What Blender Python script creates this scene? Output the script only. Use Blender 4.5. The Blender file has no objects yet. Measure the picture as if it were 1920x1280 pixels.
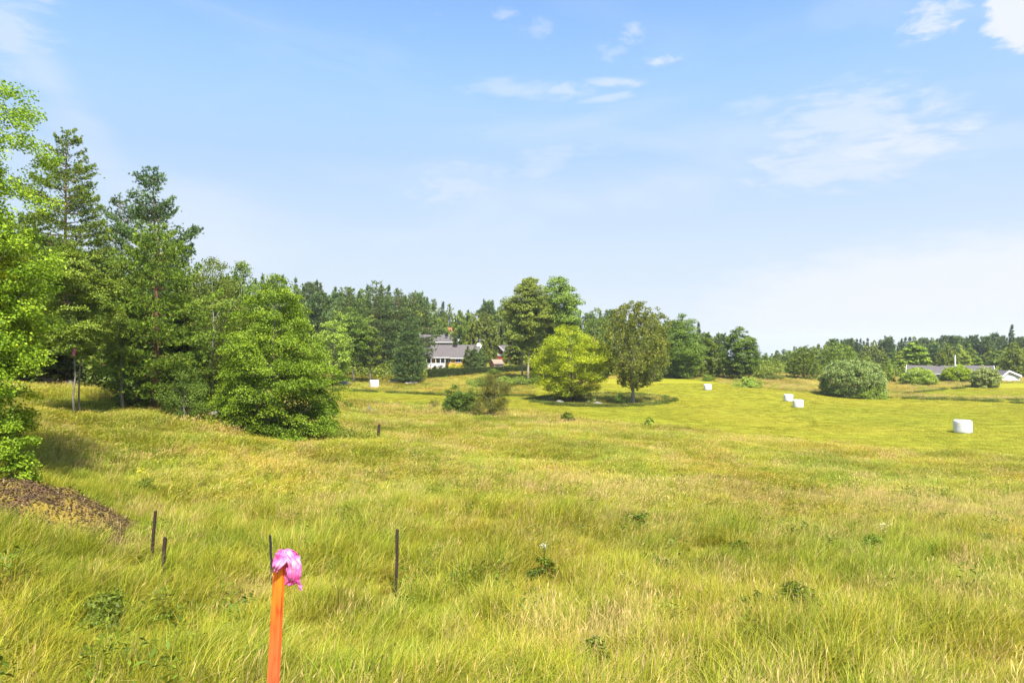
import bpy, math, random
import numpy as np
from mathutils import Vector, Matrix
from mathutils import noise as mnoise
random.seed(11)
rng = np.random.default_rng(11)
R = math.radians
sc = bpy.context.scene
col = sc.collection

# ------------------------------------------------------------------ camera, sky, sun, exposure
CAMZ = 9.0
FPX = 1280.0
cam = bpy.data.cameras.new('camera'); cam.lens = 24; cam.sensor_width = 36
cam.clip_start = 0.1; cam.clip_end = 12000
camo = bpy.data.objects.new('camera', cam); col.objects.link(camo)
camo.location = (0, 0, CAMZ); camo.rotation_euler = (R(90), 0, 0)
sc.camera = camo
SUN_EL, SUN_AZ = 57.0, 160.0          # degrees; azimuth clockwise from +Y (view direction)
SKY_STR = 0.12
world = bpy.data.worlds.new("World"); sc.world = world; world.use_nodes = True
sun = bpy.data.lights.new('sun', 'SUN'); sun.energy = 4.8; sun.angle = R(4.0); sun.color = (1.0, 0.945, 0.86)
suno = bpy.data.objects.new('sun', sun); col.objects.link(suno)
sd = Vector((math.sin(R(SUN_AZ)) * math.cos(R(SUN_EL)), math.cos(R(SUN_AZ)) * math.cos(R(SUN_EL)), math.sin(R(SUN_EL))))
suno.rotation_euler = sd.to_track_quat('Z', 'Y').to_euler(); suno.location = (0, -30, 60)
sc.view_settings.view_transform = 'Standard'; sc.view_settings.look = 'None'
sc.view_settings.gamma = 1.0; sc.view_settings.use_curve_mapping = False
sc.view_settings.exposure = 1.4
sc.render.engine = 'CYCLES'
sc.cycles.max_bounces = 8; sc.cycles.transparent_max_bounces = 8
sc.cycles.diffuse_bounces = 4; sc.cycles.transmission_bounces = 5; sc.cycles.glossy_bounces = 2

def ramp_node(N, stops, interp='LINEAR'):
    r = N.new('ShaderNodeValToRGB'); cr = r.color_ramp; cr.interpolation = interp
    while len(cr.elements) < len(stops): cr.elements.new(.5)
    for e, (p, c) in zip(cr.elements, stops): e.position = p; e.color = (*c, 1)
    return r
def build_world():
    nt = world.node_tree; N = nt.nodes; L = nt.links
    for n in list(N): N.remove(n)
    out = N.new('ShaderNodeOutputWorld'); bg = N.new('ShaderNodeBackground')
    sky = N.new('ShaderNodeTexSky'); sky.sky_type = 'NISHITA'; sky.sun_disc = False
    sky.sun_elevation = R(SUN_EL); sky.sun_rotation = R(SUN_AZ)
    sky.altitude = 50; sky.air_density = 1.0; sky.dust_density = 1.2; sky.ozone_density = 2.0
    tc = N.new('ShaderNodeTexCoord'); sep = N.new('ShaderNodeSeparateXYZ')
    nrm = N.new('ShaderNodeVectorMath'); nrm.operation = 'NORMALIZE'
    L.new(tc.outputs['Generated'], nrm.inputs[0]); L.new(nrm.outputs[0], sep.inputs[0])
    def M(op, a, b=None, c=None, clamp=False):
        m = N.new('ShaderNodeMath'); m.operation = op; m.use_clamp = clamp
        for i, v in enumerate((a, b, c)):
            if v is None: continue
            if isinstance(v, (int, float)): m.inputs[i].default_value = v
            else: L.new(v, m.inputs[i])
        return m.outputs[0]
    az = M('ARCTAN2', sep.outputs[0], sep.outputs[1])
    el = M('ARCSINE', sep.outputs[2])
    comb = N.new('ShaderNodeCombineXYZ'); L.new(az, comb.inputs[0]); L.new(el, comb.inputs[1])
    def noise(sx, sy, scale, detail=6, rough=.6, dist=0.0, off=(0, 0, 0), rot=0.0):
        mp = N.new('ShaderNodeMapping'); mp.inputs['Scale'].default_value = (sx, sy, 1)
        mp.inputs['Location'].default_value = off; mp.inputs['Rotation'].default_value = (0, 0, rot)
        L.new(comb.outputs[0], mp.inputs[0])
        t = N.new('ShaderNodeTexNoise'); t.inputs['Scale'].default_value = scale
        t.inputs['Detail'].default_value = detail; t.inputs['Roughness'].default_value = rough
        t.inputs['Distortion'].default_value = dist
        L.new(mp.outputs[0], t.inputs['Vector']); return t.outputs['Fac']
    def ramp(v, a, b):
        m = N.new('ShaderNodeMapRange'); m.interpolation_type = 'SMOOTHSTEP'
        m.inputs['From Min'].default_value = a; m.inputs['From Max'].default_value = b
        L.new(v, m.inputs['Value']); return m.outputs[0]
    wisp = noise(1.0, 3.6, 16, 9, .62, .35)
    fine = noise(1.0, 2.2, 30, 8, .65, .3, (3, 1, 0))
    soft = noise(1.0, 3.2, 2.6, 4, .5, .5, (5, 2, 0))
    def blob(px, py, w, h, tilt=0.0):
        x = (px - 960) / FPX; y = (640 - py) / FPX
        a0 = math.atan(x); e0 = math.asin(y / math.sqrt(x * x + 1 + y * y))
        k = 1 / (1 + x * x)
        dx = M('SUBTRACT', az, a0); dy = M('SUBTRACT', el, e0)
        if tilt:
            ct, st = math.cos(tilt), math.sin(tilt)
            rx = M('ADD', M('MULTIPLY', dx, ct), M('MULTIPLY', dy, st))
            ry = M('SUBTRACT', M('MULTIPLY', dy, ct), M('MULTIPLY', dx, st)); dx, dy = rx, ry
        ex = M('POWER', M('ABSOLUTE', M('DIVIDE', dx, w / FPX * k)), 2)
        ey = M('POWER', M('ABSOLUTE', M('DIVIDE', dy, h / FPX * math.sqrt(k))), 2)
        return M('SUBTRACT', 1.0, M('SQRT', M('ADD', ex, ey)), clamp=True)
    def mx(a, b): return M('MAXIMUM', a, b)
    acc = None
    # thick white cumulus edge, upper right
    d = M('ADD', blob(1925, 15, 105, 90), M('MULTIPLY', M('SUBTRACT', fine, .5), .9))
    acc = M('MULTIPLY', ramp(d, .12, .42), .96)
    for (px, py, w, h, tl, s, tex, th) in (
        (1745, 34, 70, 30, .05, .75, fine, .42), (1790, 12, 32, 22, 0, .6, fine, .42),
        (1235, 114, 42, 10, .08, .6, fine, .42), (1185, 63, 26, 14, .0, .45, fine, .40), (1150, 155, 52, 9, -.05, .5, wisp, .42),
        (1050, 172, 60, 13, .0, .45, fine, .42), (1140, 184, 56, 7, .1, .4, wisp, .42), (1005, 55, 26, 14, .1, .28, fine, .4),
        (945, 25, 22, 9, 0, .32, fine, .4), (960, 168, 80, 16, 0, .35, wisp, .4), (1145, 98, 30, 14, 0, .28, fine, .42),
        (1540, 228, 130, 46, .30, .5, wisp, .36), (1630, 235, 130, 38, .15, .55, wisp, .34), (1600, 290, 190, 50, .05, .5, wisp, .34),
        (1680, 268, 130, 30, .05, .7, wisp, .34), (1410, 205, 60, 16, 0, .3, wisp, .42),
        (30, 60, 90, 60, .7, .45, wisp, .40), (90, 150, 190, 45, -.9, .35, soft, .35), (855, 345, 80, 34, .2, .35, fine, .38),
        (1040, 300, 120, 30, .3, .3, wisp, .42)):
        b = blob(px, py, w * 1.7, h * 1.8, tl)
        v = M('MULTIPLY', ramp(M('ADD', M('MULTIPLY', b, .40), M('MULTIPLY', tex, 1.15)), th + .22, th + .62), M('MULTIPLY', ramp(b, 0.0, .45), s))
        acc = mx(acc, v)
    # broad pale veils low over the horizon and thin cirrus everywhere
    acc = mx(acc, M('MULTIPLY', ramp(soft, .45, .75), .30))
    b1 = blob(1160, 360, 330, 70, 0); acc = mx(acc, M('MULTIPLY', M('MULTIPLY', ramp(b1, 0, 1), ramp(soft, .3, .6)), .5))
    band = M('ADD', blob(1800, 560, 780, 150, .05), M('MULTIPLY', M('SUBTRACT', wisp, .5), .5))
    acc = mx(acc, M('MULTIPLY', ramp(band, .02, .6), .9))
    # whitening towards the horizon, same all the way round
    hz = N.new('ShaderNodeMapRange'); hz.interpolation_type = 'SMOOTHSTEP'
    hz.inputs['From Min'].default_value = 0.50; hz.inputs['From Max'].default_value = 0.24
    hz.inputs['To Min'].default_value = 0.0; hz.inputs['To Max'].default_value = 1.0
    L.new(el, hz.inputs['Value'])
    tint = N.new('ShaderNodeMix'); tint.data_type = 'RGBA'; tint.blend_type = 'MIX'
    scl = N.new('ShaderNodeMix'); scl.data_type = 'RGBA'; scl.blend_type = 'MULTIPLY'; scl.inputs[0].default_value = 1.0
    L.new(sky.outputs[0], scl.inputs[6]); scl.inputs[7].default_value = SKY_MUL
    L.new(M('MULTIPLY', hz.outputs[0], HORIZON_MIX), tint.inputs[0]); L.new(scl.outputs[2], tint.inputs[6]); er = N.new('ShaderNodeMapRange'); er.inputs['From Max'].default_value = .5; L.new(el, er.inputs['Value'])
    hr = ramp_node(N, [(0.0, tuple(v / 4 for v in HORIZON_COL[:3])), (.26, (2.16 / 4, 2.60 / 4, 3.12 / 4)), (.52, (1.55 / 4, 2.22 / 4, 3.2 / 4)), (1, (1.15 / 4, 1.95 / 4, 3.15 / 4))])
    L.new(er.outputs[0], hr.inputs[0]); h4 = N.new('ShaderNodeVectorMath'); h4.operation = 'SCALE'; h4.inputs['Scale'].default_value = 4; L.new(hr.outputs[0], h4.inputs[0]); L.new(h4.outputs[0], tint.inputs[7])
    mix = N.new('ShaderNodeMix'); mix.data_type = 'RGBA'
    L.new(acc, mix.inputs[0]); L.new(tint.outputs[2], mix.inputs[6]); mix.inputs[7].default_value = CLOUD_COL
    L.new(mix.outputs[2], bg.inputs['Color']); bg.inputs['Strength'].default_value = SKY_STR
    L.new(bg.outputs[0], out.inputs[0])
SKY_MUL = (0.77, 0.88, 0.95, 1)
HORIZON_MIX = 1.0
HORIZON_COL = (2.52, 2.78, 3.08, 1)
CLOUD_COL = (2.85, 2.96, 3.15, 1)
build_world()

# ------------------------------------------------------------------ terrain heights (metres below the camera)
YR = np.array([0, 4, 8.6, 14, 20, 30, 40, 60, 80, 96, 115, 150, 200, 300, 600, 3500], float)
UC = np.array([-.75, -.516, -.344, -.2, -.125, .078, .289, .5, .734])
HT = np.array([
 [2.0,2.8,4.0,3.95,3.9,3.2,2.4,1.2,0,-1,-2,-3,-5,-8,-8,9],
 [2.2,2.9,4.2,4.85,4.95,4.4,3.7,2.8,2.4,2,1.5,1,-2,-5,-6,9],
 [2.3,3.0,4.25,5.0,5.2,5.2,5.2,5.5,5.9,6.2,6.2,4,1,-3,-5,9],
 [2.3,3.0,4.3,5.1,5.35,5.55,5.75,6.5,7.3,7.6,7.55,6.0,3,0,-3,9],
 [2.4,3.1,4.3,5.15,5.4,5.7,5.95,6.7,7.4,7.75,7.6,5.7,3.5,1,-3,9],
 [2.4,3.1,4.3,4.9,5.4,6.0,6.4,7.3,8.1,8.6,8.4,6.4,5,3,0,9],
 [2.4,3.1,4.3,5.0,5.6,6.4,7.0,8.0,8.6,8.8,7.9,7.0,7.5,12,34,260],
 [2.4,3.1,4.3,5.0,5.8,6.8,7.5,8.6,9.1,9.3,9.1,8.4,10,15,38,280],
 [2.4,3.1,4.3,5.0,5.8,6.9,7.7,8.6,8.8,8.9,8.6,8.3,10,15,38,280]])
TY = np.exp(np.linspace(math.log(6), math.log(3700), 420)) - 6
TU = np.linspace(-.95, .95, 191)
_a = np.array([np.interp(TY, YR, HT[i]) for i in range(len(UC))])
_b = np.array([np.interp(TU, UC, _a[:, j]) for j in range(len(TY))])      # (Y,U)
def _blur(a, k, axis):
    w = np.exp(-np.linspace(-2, 2, 2 * k + 1) ** 2); w /= w.sum()
    pad = [(0, 0), (0, 0)]; pad[axis] = (k, k)
    p = np.pad(a, pad, mode='edge'); o = np.zeros_like(a)
    for i in range(2 * k + 1):
        sl = [slice(None), slice(None)]; sl[axis] = slice(i, i + a.shape[axis]); o += w[i] * p[tuple(sl)]
    return o
TH = _blur(_blur(_b, 5, 0), 8, 1)
def hgt(X, Y):
    X = np.asarray(X, float); Y = np.asarray(Y, float)
    u = X / np.maximum(Y, 9.0)
    fu = np.clip((u + .95) / 1.9 * 190, 0, 189.999); 
    fy = np.clip((np.log(np.maximum(Y, 0) + 6) - math.log(6)) / (math.log(3700) - math.log(6)) * 419, 0, 418.999)
    iu = fu.astype(int); iy = fy.astype(int); du = fu - iu; dy = fy - iy
    h = (TH[iy, iu] * (1 - du) + TH[iy, iu + 1] * du) * (1 - dy) + (TH[iy + 1, iu] * (1 - du) + TH[iy + 1, iu + 1] * du) * dy
    bump = .10 * np.sin(X * .55 + 1.3 * np.sin(Y * .31)) * np.sin(Y * .47 + 1.1 * np.sin(X * .23)) + .05 * np.sin(X * 1.3 + Y * .7) * np.sin(Y * 1.1 - X * .4)
    return h + bump * np.clip(Y / 15, 0.2, 1) * np.clip(1 - (Y - 38) / 30, .12, 1)
def gz(x, y): return CAMZ - float(hgt(x, y))
def at(px, Y):                      # a place seen in that direction at that distance
    x = (px - 960) / FPX * Y; return x, Y, gz(x, Y)
def ground_y(px, py, y0=8, y1=220): # distance at which the ground is seen at that height
    Ys = np.linspace(y0, y1, 4000); X = (px - 960) / FPX * Ys
    p = 640 + FPX * hgt(X, Ys) / Ys
    i = int(np.argmax(p <= py)); return float(Ys[i] if p[i] <= py else y1)
def on(px, py, y0=8, y1=220):
    return at(px, ground_y(px, py, y0, y1))

def inpoly(px, py, poly):
    c = np.zeros(px.shape, bool); n = len(poly); j = n - 1
    for i in range(n):
        xi, yi = poly[i]; xj, yj = poly[j]
        if yi != yj:
            c ^= ((yi > py) != (yj > py)) & (px < (xj - xi) * (py - yi) / (yj - yi) + xi)
        j = i
    return c
FIELD = [(1000,741),(985,755),(990,772),(1100,786),(1250,801),(1420,821),(1600,838),(1920,862),(3400,960),(3400,760),(1920,752),(1662,745),(1540,738),(1400,724),(1330,716),(1240,706),(1000,712)]
STRIP = [(560,730),(690,733),(850,741),(1002,741),(1002,771),(960,768),(830,758),(700,753),(560,750)]
FIELD2 = [(1690,736),(1790,726),(1920,718),(3400,690),(3400,748),(1920,746),(1800,744)]
def mown(X, Y):
    X = np.asarray(X, float); Y = np.asarray(Y, float)
    Ys = np.maximum(Y, 1.0)
    px = 960 + FPX * X / Ys; py = 640 + FPX * hgt(X, Y) / Ys
    wob = 2.0 * np.sin(px * .021) + 1.2 * np.sin(px * .057 + 1); py = py + wob * .6
    m = inpoly(px, py, FIELD) | inpoly(px, py, STRIP) | inpoly(px, py, FIELD2)
    isl = ((px - 1135) / 128) ** 2 + ((py - 749) / 12.5) ** 2 < 1
    return (m & ~isl & (Y > 40) & (Y < 165)).astype(float)

# ------------------------------------------------------------------ helpers
def tag(o, label=None, cat=None, group=None, kind=None):
    if label: o['label'] = label
    if cat: o['category'] = cat
    if group: o['group'] = group
    if kind: o['kind'] = kind
    return o
def mesh(name, V, F, attrs=None, smooth=False):
    """V (n,3) array; F (m,k) int array or list of tuples"""
    me = bpy.data.meshes.new(name)
    V = np.asarray(V, np.float32)
    if isinstance(F, np.ndarray):
        k = F.shape[1]; m = F.shape[0]
        me.vertices.add(len(V)); me.vertices.foreach_set('co', V.ravel())
        me.loops.add(m * k); me.loops.foreach_set('vertex_index', F.astype(np.int32).ravel())
        me.polygons.add(m); me.polygons.foreach_set('loop_start', np.arange(0, m * k, k, dtype=np.int32))
        me.update(calc_edges=True)
    else:
        me.from_pydata([tuple(map(float, v)) for v in V], [], [tuple(int(i) for i in f) for f in F]); me.update()
    if attrs:
        for an, av in attrs.items():
            a = me.attributes.new(an, 'FLOAT', 'POINT'); a.data.foreach_set('value', np.asarray(av, np.float32))
    if smooth: me.polygons.foreach_set('use_smooth', np.ones(len(me.polygons), bool))
    return me
def obj(name, me, mat=None, parent=None, loc=(0, 0, 0), rot=(0, 0, 0)):
    o = bpy.data.objects.new(name, me); col.objects.link(o)
    if mat and me and not me.materials: me.materials.append(mat)
    o.location = loc; o.rotation_euler = rot
    if parent: o.parent = parent
    return o
def empty(name, loc, rz=0, s=(1, 1, 1)):
    o = bpy.data.objects.new(name, None); col.objects.link(o); o.location = loc
    o.rotation_euler = (0, 0, rz); o.scale = s; o.empty_display_size = .3; return o
class MB:
    def __init__(s): s.V = []; s.F = []; s.n = 0
    def add(s, V, F):
        V = np.asarray(V, float); s.V.append(V); s.F += [tuple(i + s.n for i in f) for f in F]; s.n += len(V)
    def box(s, c, d, rz=0.0, tilt=None):
        x, y, z = [v / 2 for v in d]
        V = np.array([[-x,-y,-z],[x,-y,-z],[x,y,-z],[-x,y,-z],[-x,-y,z],[x,-y,z],[x,y,z],[-x,y,z]])
        if tilt is not None: V = V @ np.array(tilt.to_3x3()).T
        if rz: ca, sa = math.cos(rz), math.sin(rz); V = V @ np.array([[ca, sa, 0], [-sa, ca, 0], [0, 0, 1]])
        s.add(V + np.array(c), [(0,3,2,1),(4,5,6,7),(0,1,5,4),(1,2,6,5),(2,3,7,6),(3,0,4,7)])
    def tube(s, P, r, k=6, cap=True):
        P = np.asarray(P, float); n = len(P); T = np.gradient(P, axis=0); T /= np.linalg.norm(T, axis=1)[:, None] + 1e-9
        A = np.cross(T, [0.31, .17, .93]); bad = np.linalg.norm(A, axis=1) < .15; A[bad] = np.cross(T[bad], [1, 0, 0])
        A /= np.linalg.norm(A, axis=1)[:, None]; B = np.cross(T, A)
        th = np.arange(k) * 2 * math.pi / k
        V = (P[:, None] + np.asarray(r).reshape(-1, 1, 1) * (np.cos(th)[None, :, None] * A[:, None] + np.sin(th)[None, :, None] * B[:, None])).reshape(-1, 3)
        F = [(i * k + j, i * k + (j + 1) % k, (i + 1) * k + (j + 1) % k, (i + 1) * k + j) for i in range(n - 1) for j in range(k)]
        if cap: F.append(tuple(range(k))[::-1]); F.append(tuple((n - 1) * k + j for j in range(k)))
        s.add(V, F)
    def mesh(s, name, smooth=False): return mesh(name, np.concatenate(s.V), s.F, smooth=smooth)

# ------------------------------------------------------------------ materials
def new_mat(name):
    m = bpy.data.materials.new(name); m.use_nodes = True; nt = m.node_tree
    for n in list(nt.nodes): nt.nodes.remove(n)
    return m, nt.nodes, nt.links
def mat_noise(name, c1, c2, scale=4, rough=.8, bump=.3, c3=None, stretch=(1, 1, 1), spec=.3, detail=6, metal=0):
    m, N, L = new_mat(name)
    o = N.new('ShaderNodeOutputMaterial'); b = N.new('ShaderNodeBsdfPrincipled')
    tc = N.new('ShaderNodeTexCoord'); mp = N.new('ShaderNodeMapping'); mp.inputs['Scale'].default_value = stretch
    n = N.new('ShaderNodeTexNoise'); n.inputs['Scale'].default_value = scale; n.inputs['Detail'].default_value = detail; n.inputs['Roughness'].default_value = .65
    L.new(tc.outputs['Object'], mp.inputs[0]); L.new(mp.outputs[0], n.inputs['Vector'])
    st = [(.32, c1), (.68, c2)] if c3 is None else [(.3, c1), (.5, c2), (.7, c3)]
    r = ramp_node(N, st); L.new(n.outputs['Fac'], r.inputs[0]); L.new(r.outputs[0], b.inputs['Base Color'])
    b.inputs['Roughness'].default_value = rough; b.inputs['Specular IOR Level'].default_value = spec; b.inputs['Metallic'].default_value = metal
    if bump:
        bp = N.new('ShaderNodeBump'); bp.inputs['Strength'].default_value = bump; bp.inputs['Distance'].default_value = .05
        L.new(n.outputs['Fac'], bp.inputs['Height']); L.new(bp.outputs[0], b.inputs['Normal'])
    L.new(b.outputs[0], o.inputs[0]); return m
def mat_leaf(name, stops, transl=.35, rough=.55, world_noise=None, spec=.25, obj_var=.12, patch=None):
    """stops: colour ramp over the leaf's own tint; foliage, blades"""
    m, N, L = new_mat(name)
    o = N.new('ShaderNodeOutputMaterial'); b = N.new('ShaderNodeBsdfPrincipled'); t = N.new('ShaderNodeBsdfTranslucent'); mx = N.new('ShaderNodeMixShader')
    a = N.new('ShaderNodeAttribute'); a.attribute_name = 'tint'
    fac = a.outputs['Fac']
    if world_noise:
        g = N.new('ShaderNodeNewGeometry'); nz = N.new('ShaderNodeTexNoise'); nz.inputs['Scale'].default_value = world_noise[0]; nz.inputs['Detail'].default_value = 4
        nz.inputs['Roughness'].default_value = .6
        L.new(g.outputs['Position'], nz.inputs['Vector'])
        mr = N.new('ShaderNodeMath'); mr.operation = 'MULTIPLY_ADD'; L.new(nz.outputs['Fac'], mr.inputs[0]); mr.inputs[1].default_value = world_noise[1]; mr.inputs[2].default_value = -world_noise[1] / 2
        ad = N.new('ShaderNodeMath'); ad.operation = 'ADD'; L.new(fac, ad.inputs[0]); L.new(mr.outputs[0], ad.inputs[1]); fac = ad.outputs[0]
    r = ramp_node(N, stops); L.new(fac, r.inputs[0]); c = r.outputs[0]
    if patch:   # broad drifts of another growth colour
        g = N.new('ShaderNodeNewGeometry'); nz = N.new('ShaderNodeTexNoise'); nz.inputs['Scale'].default_value = patch[0]; nz.inputs['Detail'].default_value = 5
        nz.inputs['Roughness'].default_value = .6
        mp = N.new('ShaderNodeMapping'); mp.inputs['Scale'].default_value = (1, .7, 0); L.new(g.outputs['Position'], mp.inputs[0]); L.new(mp.outputs[0], nz.inputs['Vector'])
        rr = ramp_node(N, patch[1]); L.new(nz.outputs['Fac'], rr.inputs[0])
        mm = N.new('ShaderNodeMix'); mm.data_type = 'RGBA'; mm.blend_type = 'MULTIPLY'; mm.inputs[0].default_value = 1
        L.new(c, mm.inputs[6]); L.new(rr.outputs[0], mm.inputs[7]); c = mm.outputs[2]
    hs = N.new('ShaderNodeHueSaturation'); oi = N.new('ShaderNodeObjectInfo')
    mr = N.new('ShaderNodeMapRange'); mr.inputs['To Min'].default_value = 1 - obj_var; mr.inputs['To Max'].default_value = 1 + obj_var
    L.new(oi.outputs['Random'], mr.inputs['Value']); L.new(mr.outputs[0], hs.inputs['Value']); L.new(c, hs.inputs['Color'])
    mh = N.new('ShaderNodeMapRange'); mh.inputs['To Min'].default_value = .5 - obj_var * .12; mh.inputs['To Max'].default_value = .5 + obj_var * .12
    ml = N.new('ShaderNodeMath'); ml.operation = 'FRACT'; m7 = N.new('ShaderNodeMath'); m7.operation = 'MULTIPLY'; m7.inputs[1].default_value = 7.31
    L.new(oi.outputs['Random'], m7.inputs[0]); L.new(m7.outputs[0], ml.inputs[0]); L.new(ml.outputs[0], mh.inputs['Value']); L.new(mh.outputs[0], hs.inputs['Hue'])
    c = hs.outputs[0]
    L.new(c, b.inputs['Base Color']); b.inputs['Roughness'].default_value = rough; b.inputs['Specular IOR Level'].default_value = spec
    L.new(c, t.inputs['Color']); mx.inputs[0].default_value = transl
    L.new(b.outputs[0], mx.inputs[1]); L.new(t.outputs[0], mx.inputs[2]); L.new(mx.outputs[0], o.inputs[0]); return m
G = {}
def greens(name, dark, mid, light, **k):
    dark, mid, light = [tuple(min(.75, v * k) for v, k in zip(c, (1.7, 1.5, .75))) for c in (dark, mid, light)]
    G[name] = mat_leaf('foliage_' + name, [(0, dark), (.5, mid), (1, light)], **k)
greens('aspen', (.05,.105,.010), (.13,.225,.022), (.26,.36,.045), transl=.42)
greens('bright', (.065,.12,.008), (.185,.265,.015), (.30,.38,.025), transl=.45)
greens('maple', (.042,.080,.010), (.095,.165,.014), (.20,.28,.028), transl=.40)
greens('rowan', (.045,.080,.014), (.095,.150,.024), (.18,.24,.045), transl=.38)
greens('birch', (.045,.075,.02), (.095,.145,.035), (.17,.22,.06), transl=.38)
greens('weeping', (.032,.052,.014), (.078,.112,.026), (.155,.19,.045), transl=.35)
greens('pine', (.042,.075,.016), (.10,.16,.03), (.19,.26,.05), transl=.22)
greens('pine_blue', (.030,.058,.030), (.068,.118,.058), (.125,.19,.095), transl=.22)
greens('spruce', (.026,.050,.020), (.055,.09,.034), (.10,.15,.055), transl=.2)
greens('broad', (.040,.072,.016), (.088,.142,.030), (.165,.235,.055), transl=.35)
greens('poplar', (.050,.085,.022), (.12,.185,.045), (.22,.31,.085), transl=.35)
greens('pale', (.09,.14,.03), (.17,.25,.055), (.28,.36,.09), transl=.36)
greens('willow', (.045,.08,.025), (.13,.185,.08), (.34,.40,.27), transl=.3)
greens('juniper', (.022,.05,.014), (.055,.10,.022), (.12,.18,.035), transl=.2)
greens('juniper_dry', (.022,.036,.012), (.065,.082,.022), (.15,.15,.045), transl=.2)
greens('hedge', (.014,.028,.010), (.028,.052,.016), (.06,.10,.026), transl=.2)
greens('gold', (.10,.13,.02), (.22,.24,.02), (.38,.36,.03), transl=.4)
greens('weed', (.030,.052,.012), (.070,.112,.018), (.14,.195,.032), transl=.35)
greens('autumn', (.07,.09,.02), (.16,.12,.03), (.2,.2,.05), transl=.3)
BARK = mat_noise('bark_grey', (.08,.065,.05), (.20,.17,.14), 9, .9, .6, stretch=(1, 1, .25))
BARKB = mat_noise('bark_birch', (.08,.07,.05), (.26,.24,.20), 5, .8, .4, c3=(.42,.40,.35), stretch=(1, 1, 3))
BARKP = mat_noise('bark_pine', (.12,.06,.035), (.30,.15,.08), 7, .9, .6, stretch=(1, 1, .4))
BARKL = mat_noise('bark_pale_aspen', (.20,.15,.11), (.42,.35,.27), 6, .85, .4, stretch=(1, 1, 1.5))
BARKA = mat_noise('bark_aspen', (.07,.065,.045), (.20,.18,.13), 6, .85, .4, stretch=(1, 1, 1.5))
DEADW = mat_noise('dead_twig', (.22,.19,.15), (.42,.38,.32), 9, .9, .3)

# ------------------------------------------------------------------ trees
def unit(a): return a / (np.linalg.norm(a, axis=1)[:, None] + 1e-9)
def leaves(name, P, size, D=None, Nn=None, aspect=.62, g=None, tint=None, fold=.12):
    g = g or rng; n = len(P)
    if D is None: D = g.normal(size=(n, 3)) * [1, 1, .6] + [0, 0, -.25]
    D = unit(D)
    if Nn is None: Nn = g.normal(size=(n, 3)) * .8 + [0, 0, .75]
    W = unit(np.cross(D, Nn)); Nn = np.cross(W, D)
    s = (size * g.uniform(.65, 1.3, n))[:, None]
    a = P - D * s * .5; b = P + W * s * aspect * .5 + Nn * s * fold; c = P + D * s * .5; d = P - W * s * aspect * .5 + Nn * s * fold
    V = np.stack([a, b, c, d], 1).reshape(-1, 3); F = np.arange(4 * n).reshape(n, 4)
    if tint is None: tint = g.beta(2.2, 2.2, n)
    return mesh(name, V, F, {'tint': np.repeat(np.clip(tint, 0, 1), 4)})
def limb_path(a, b, g, sag=.12, n=6, up=.25):
    a = np.array(a, float); b = np.array(b, float); t = np.linspace(0, 1, n)[:, None]; L = np.linalg.norm(b - a)
    mid = g.normal(size=3) * L * sag; mid[2] += -L * up * .3
    return a + (b - a) * t + mid * (t * (1 - t) * 2) 
def trunk_path(g, H, r, lean=(0, 0), wob=.02, n=9):
    t = np.linspace(0, 1, n)
    P = np.stack([lean[0] * H * t ** 1.5 + np.cumsum(g.normal(size=n)) * wob * H * .3, lean[1] * H * t ** 1.5 + np.cumsum(g.normal(size=n)) * wob * H * .3, t * H - .3 * (t == 0)], 1)
    P[0, :2] = 0
    return P, r * (1 - t * .93) * (1 + .5 * np.exp(-t * 25))
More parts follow.
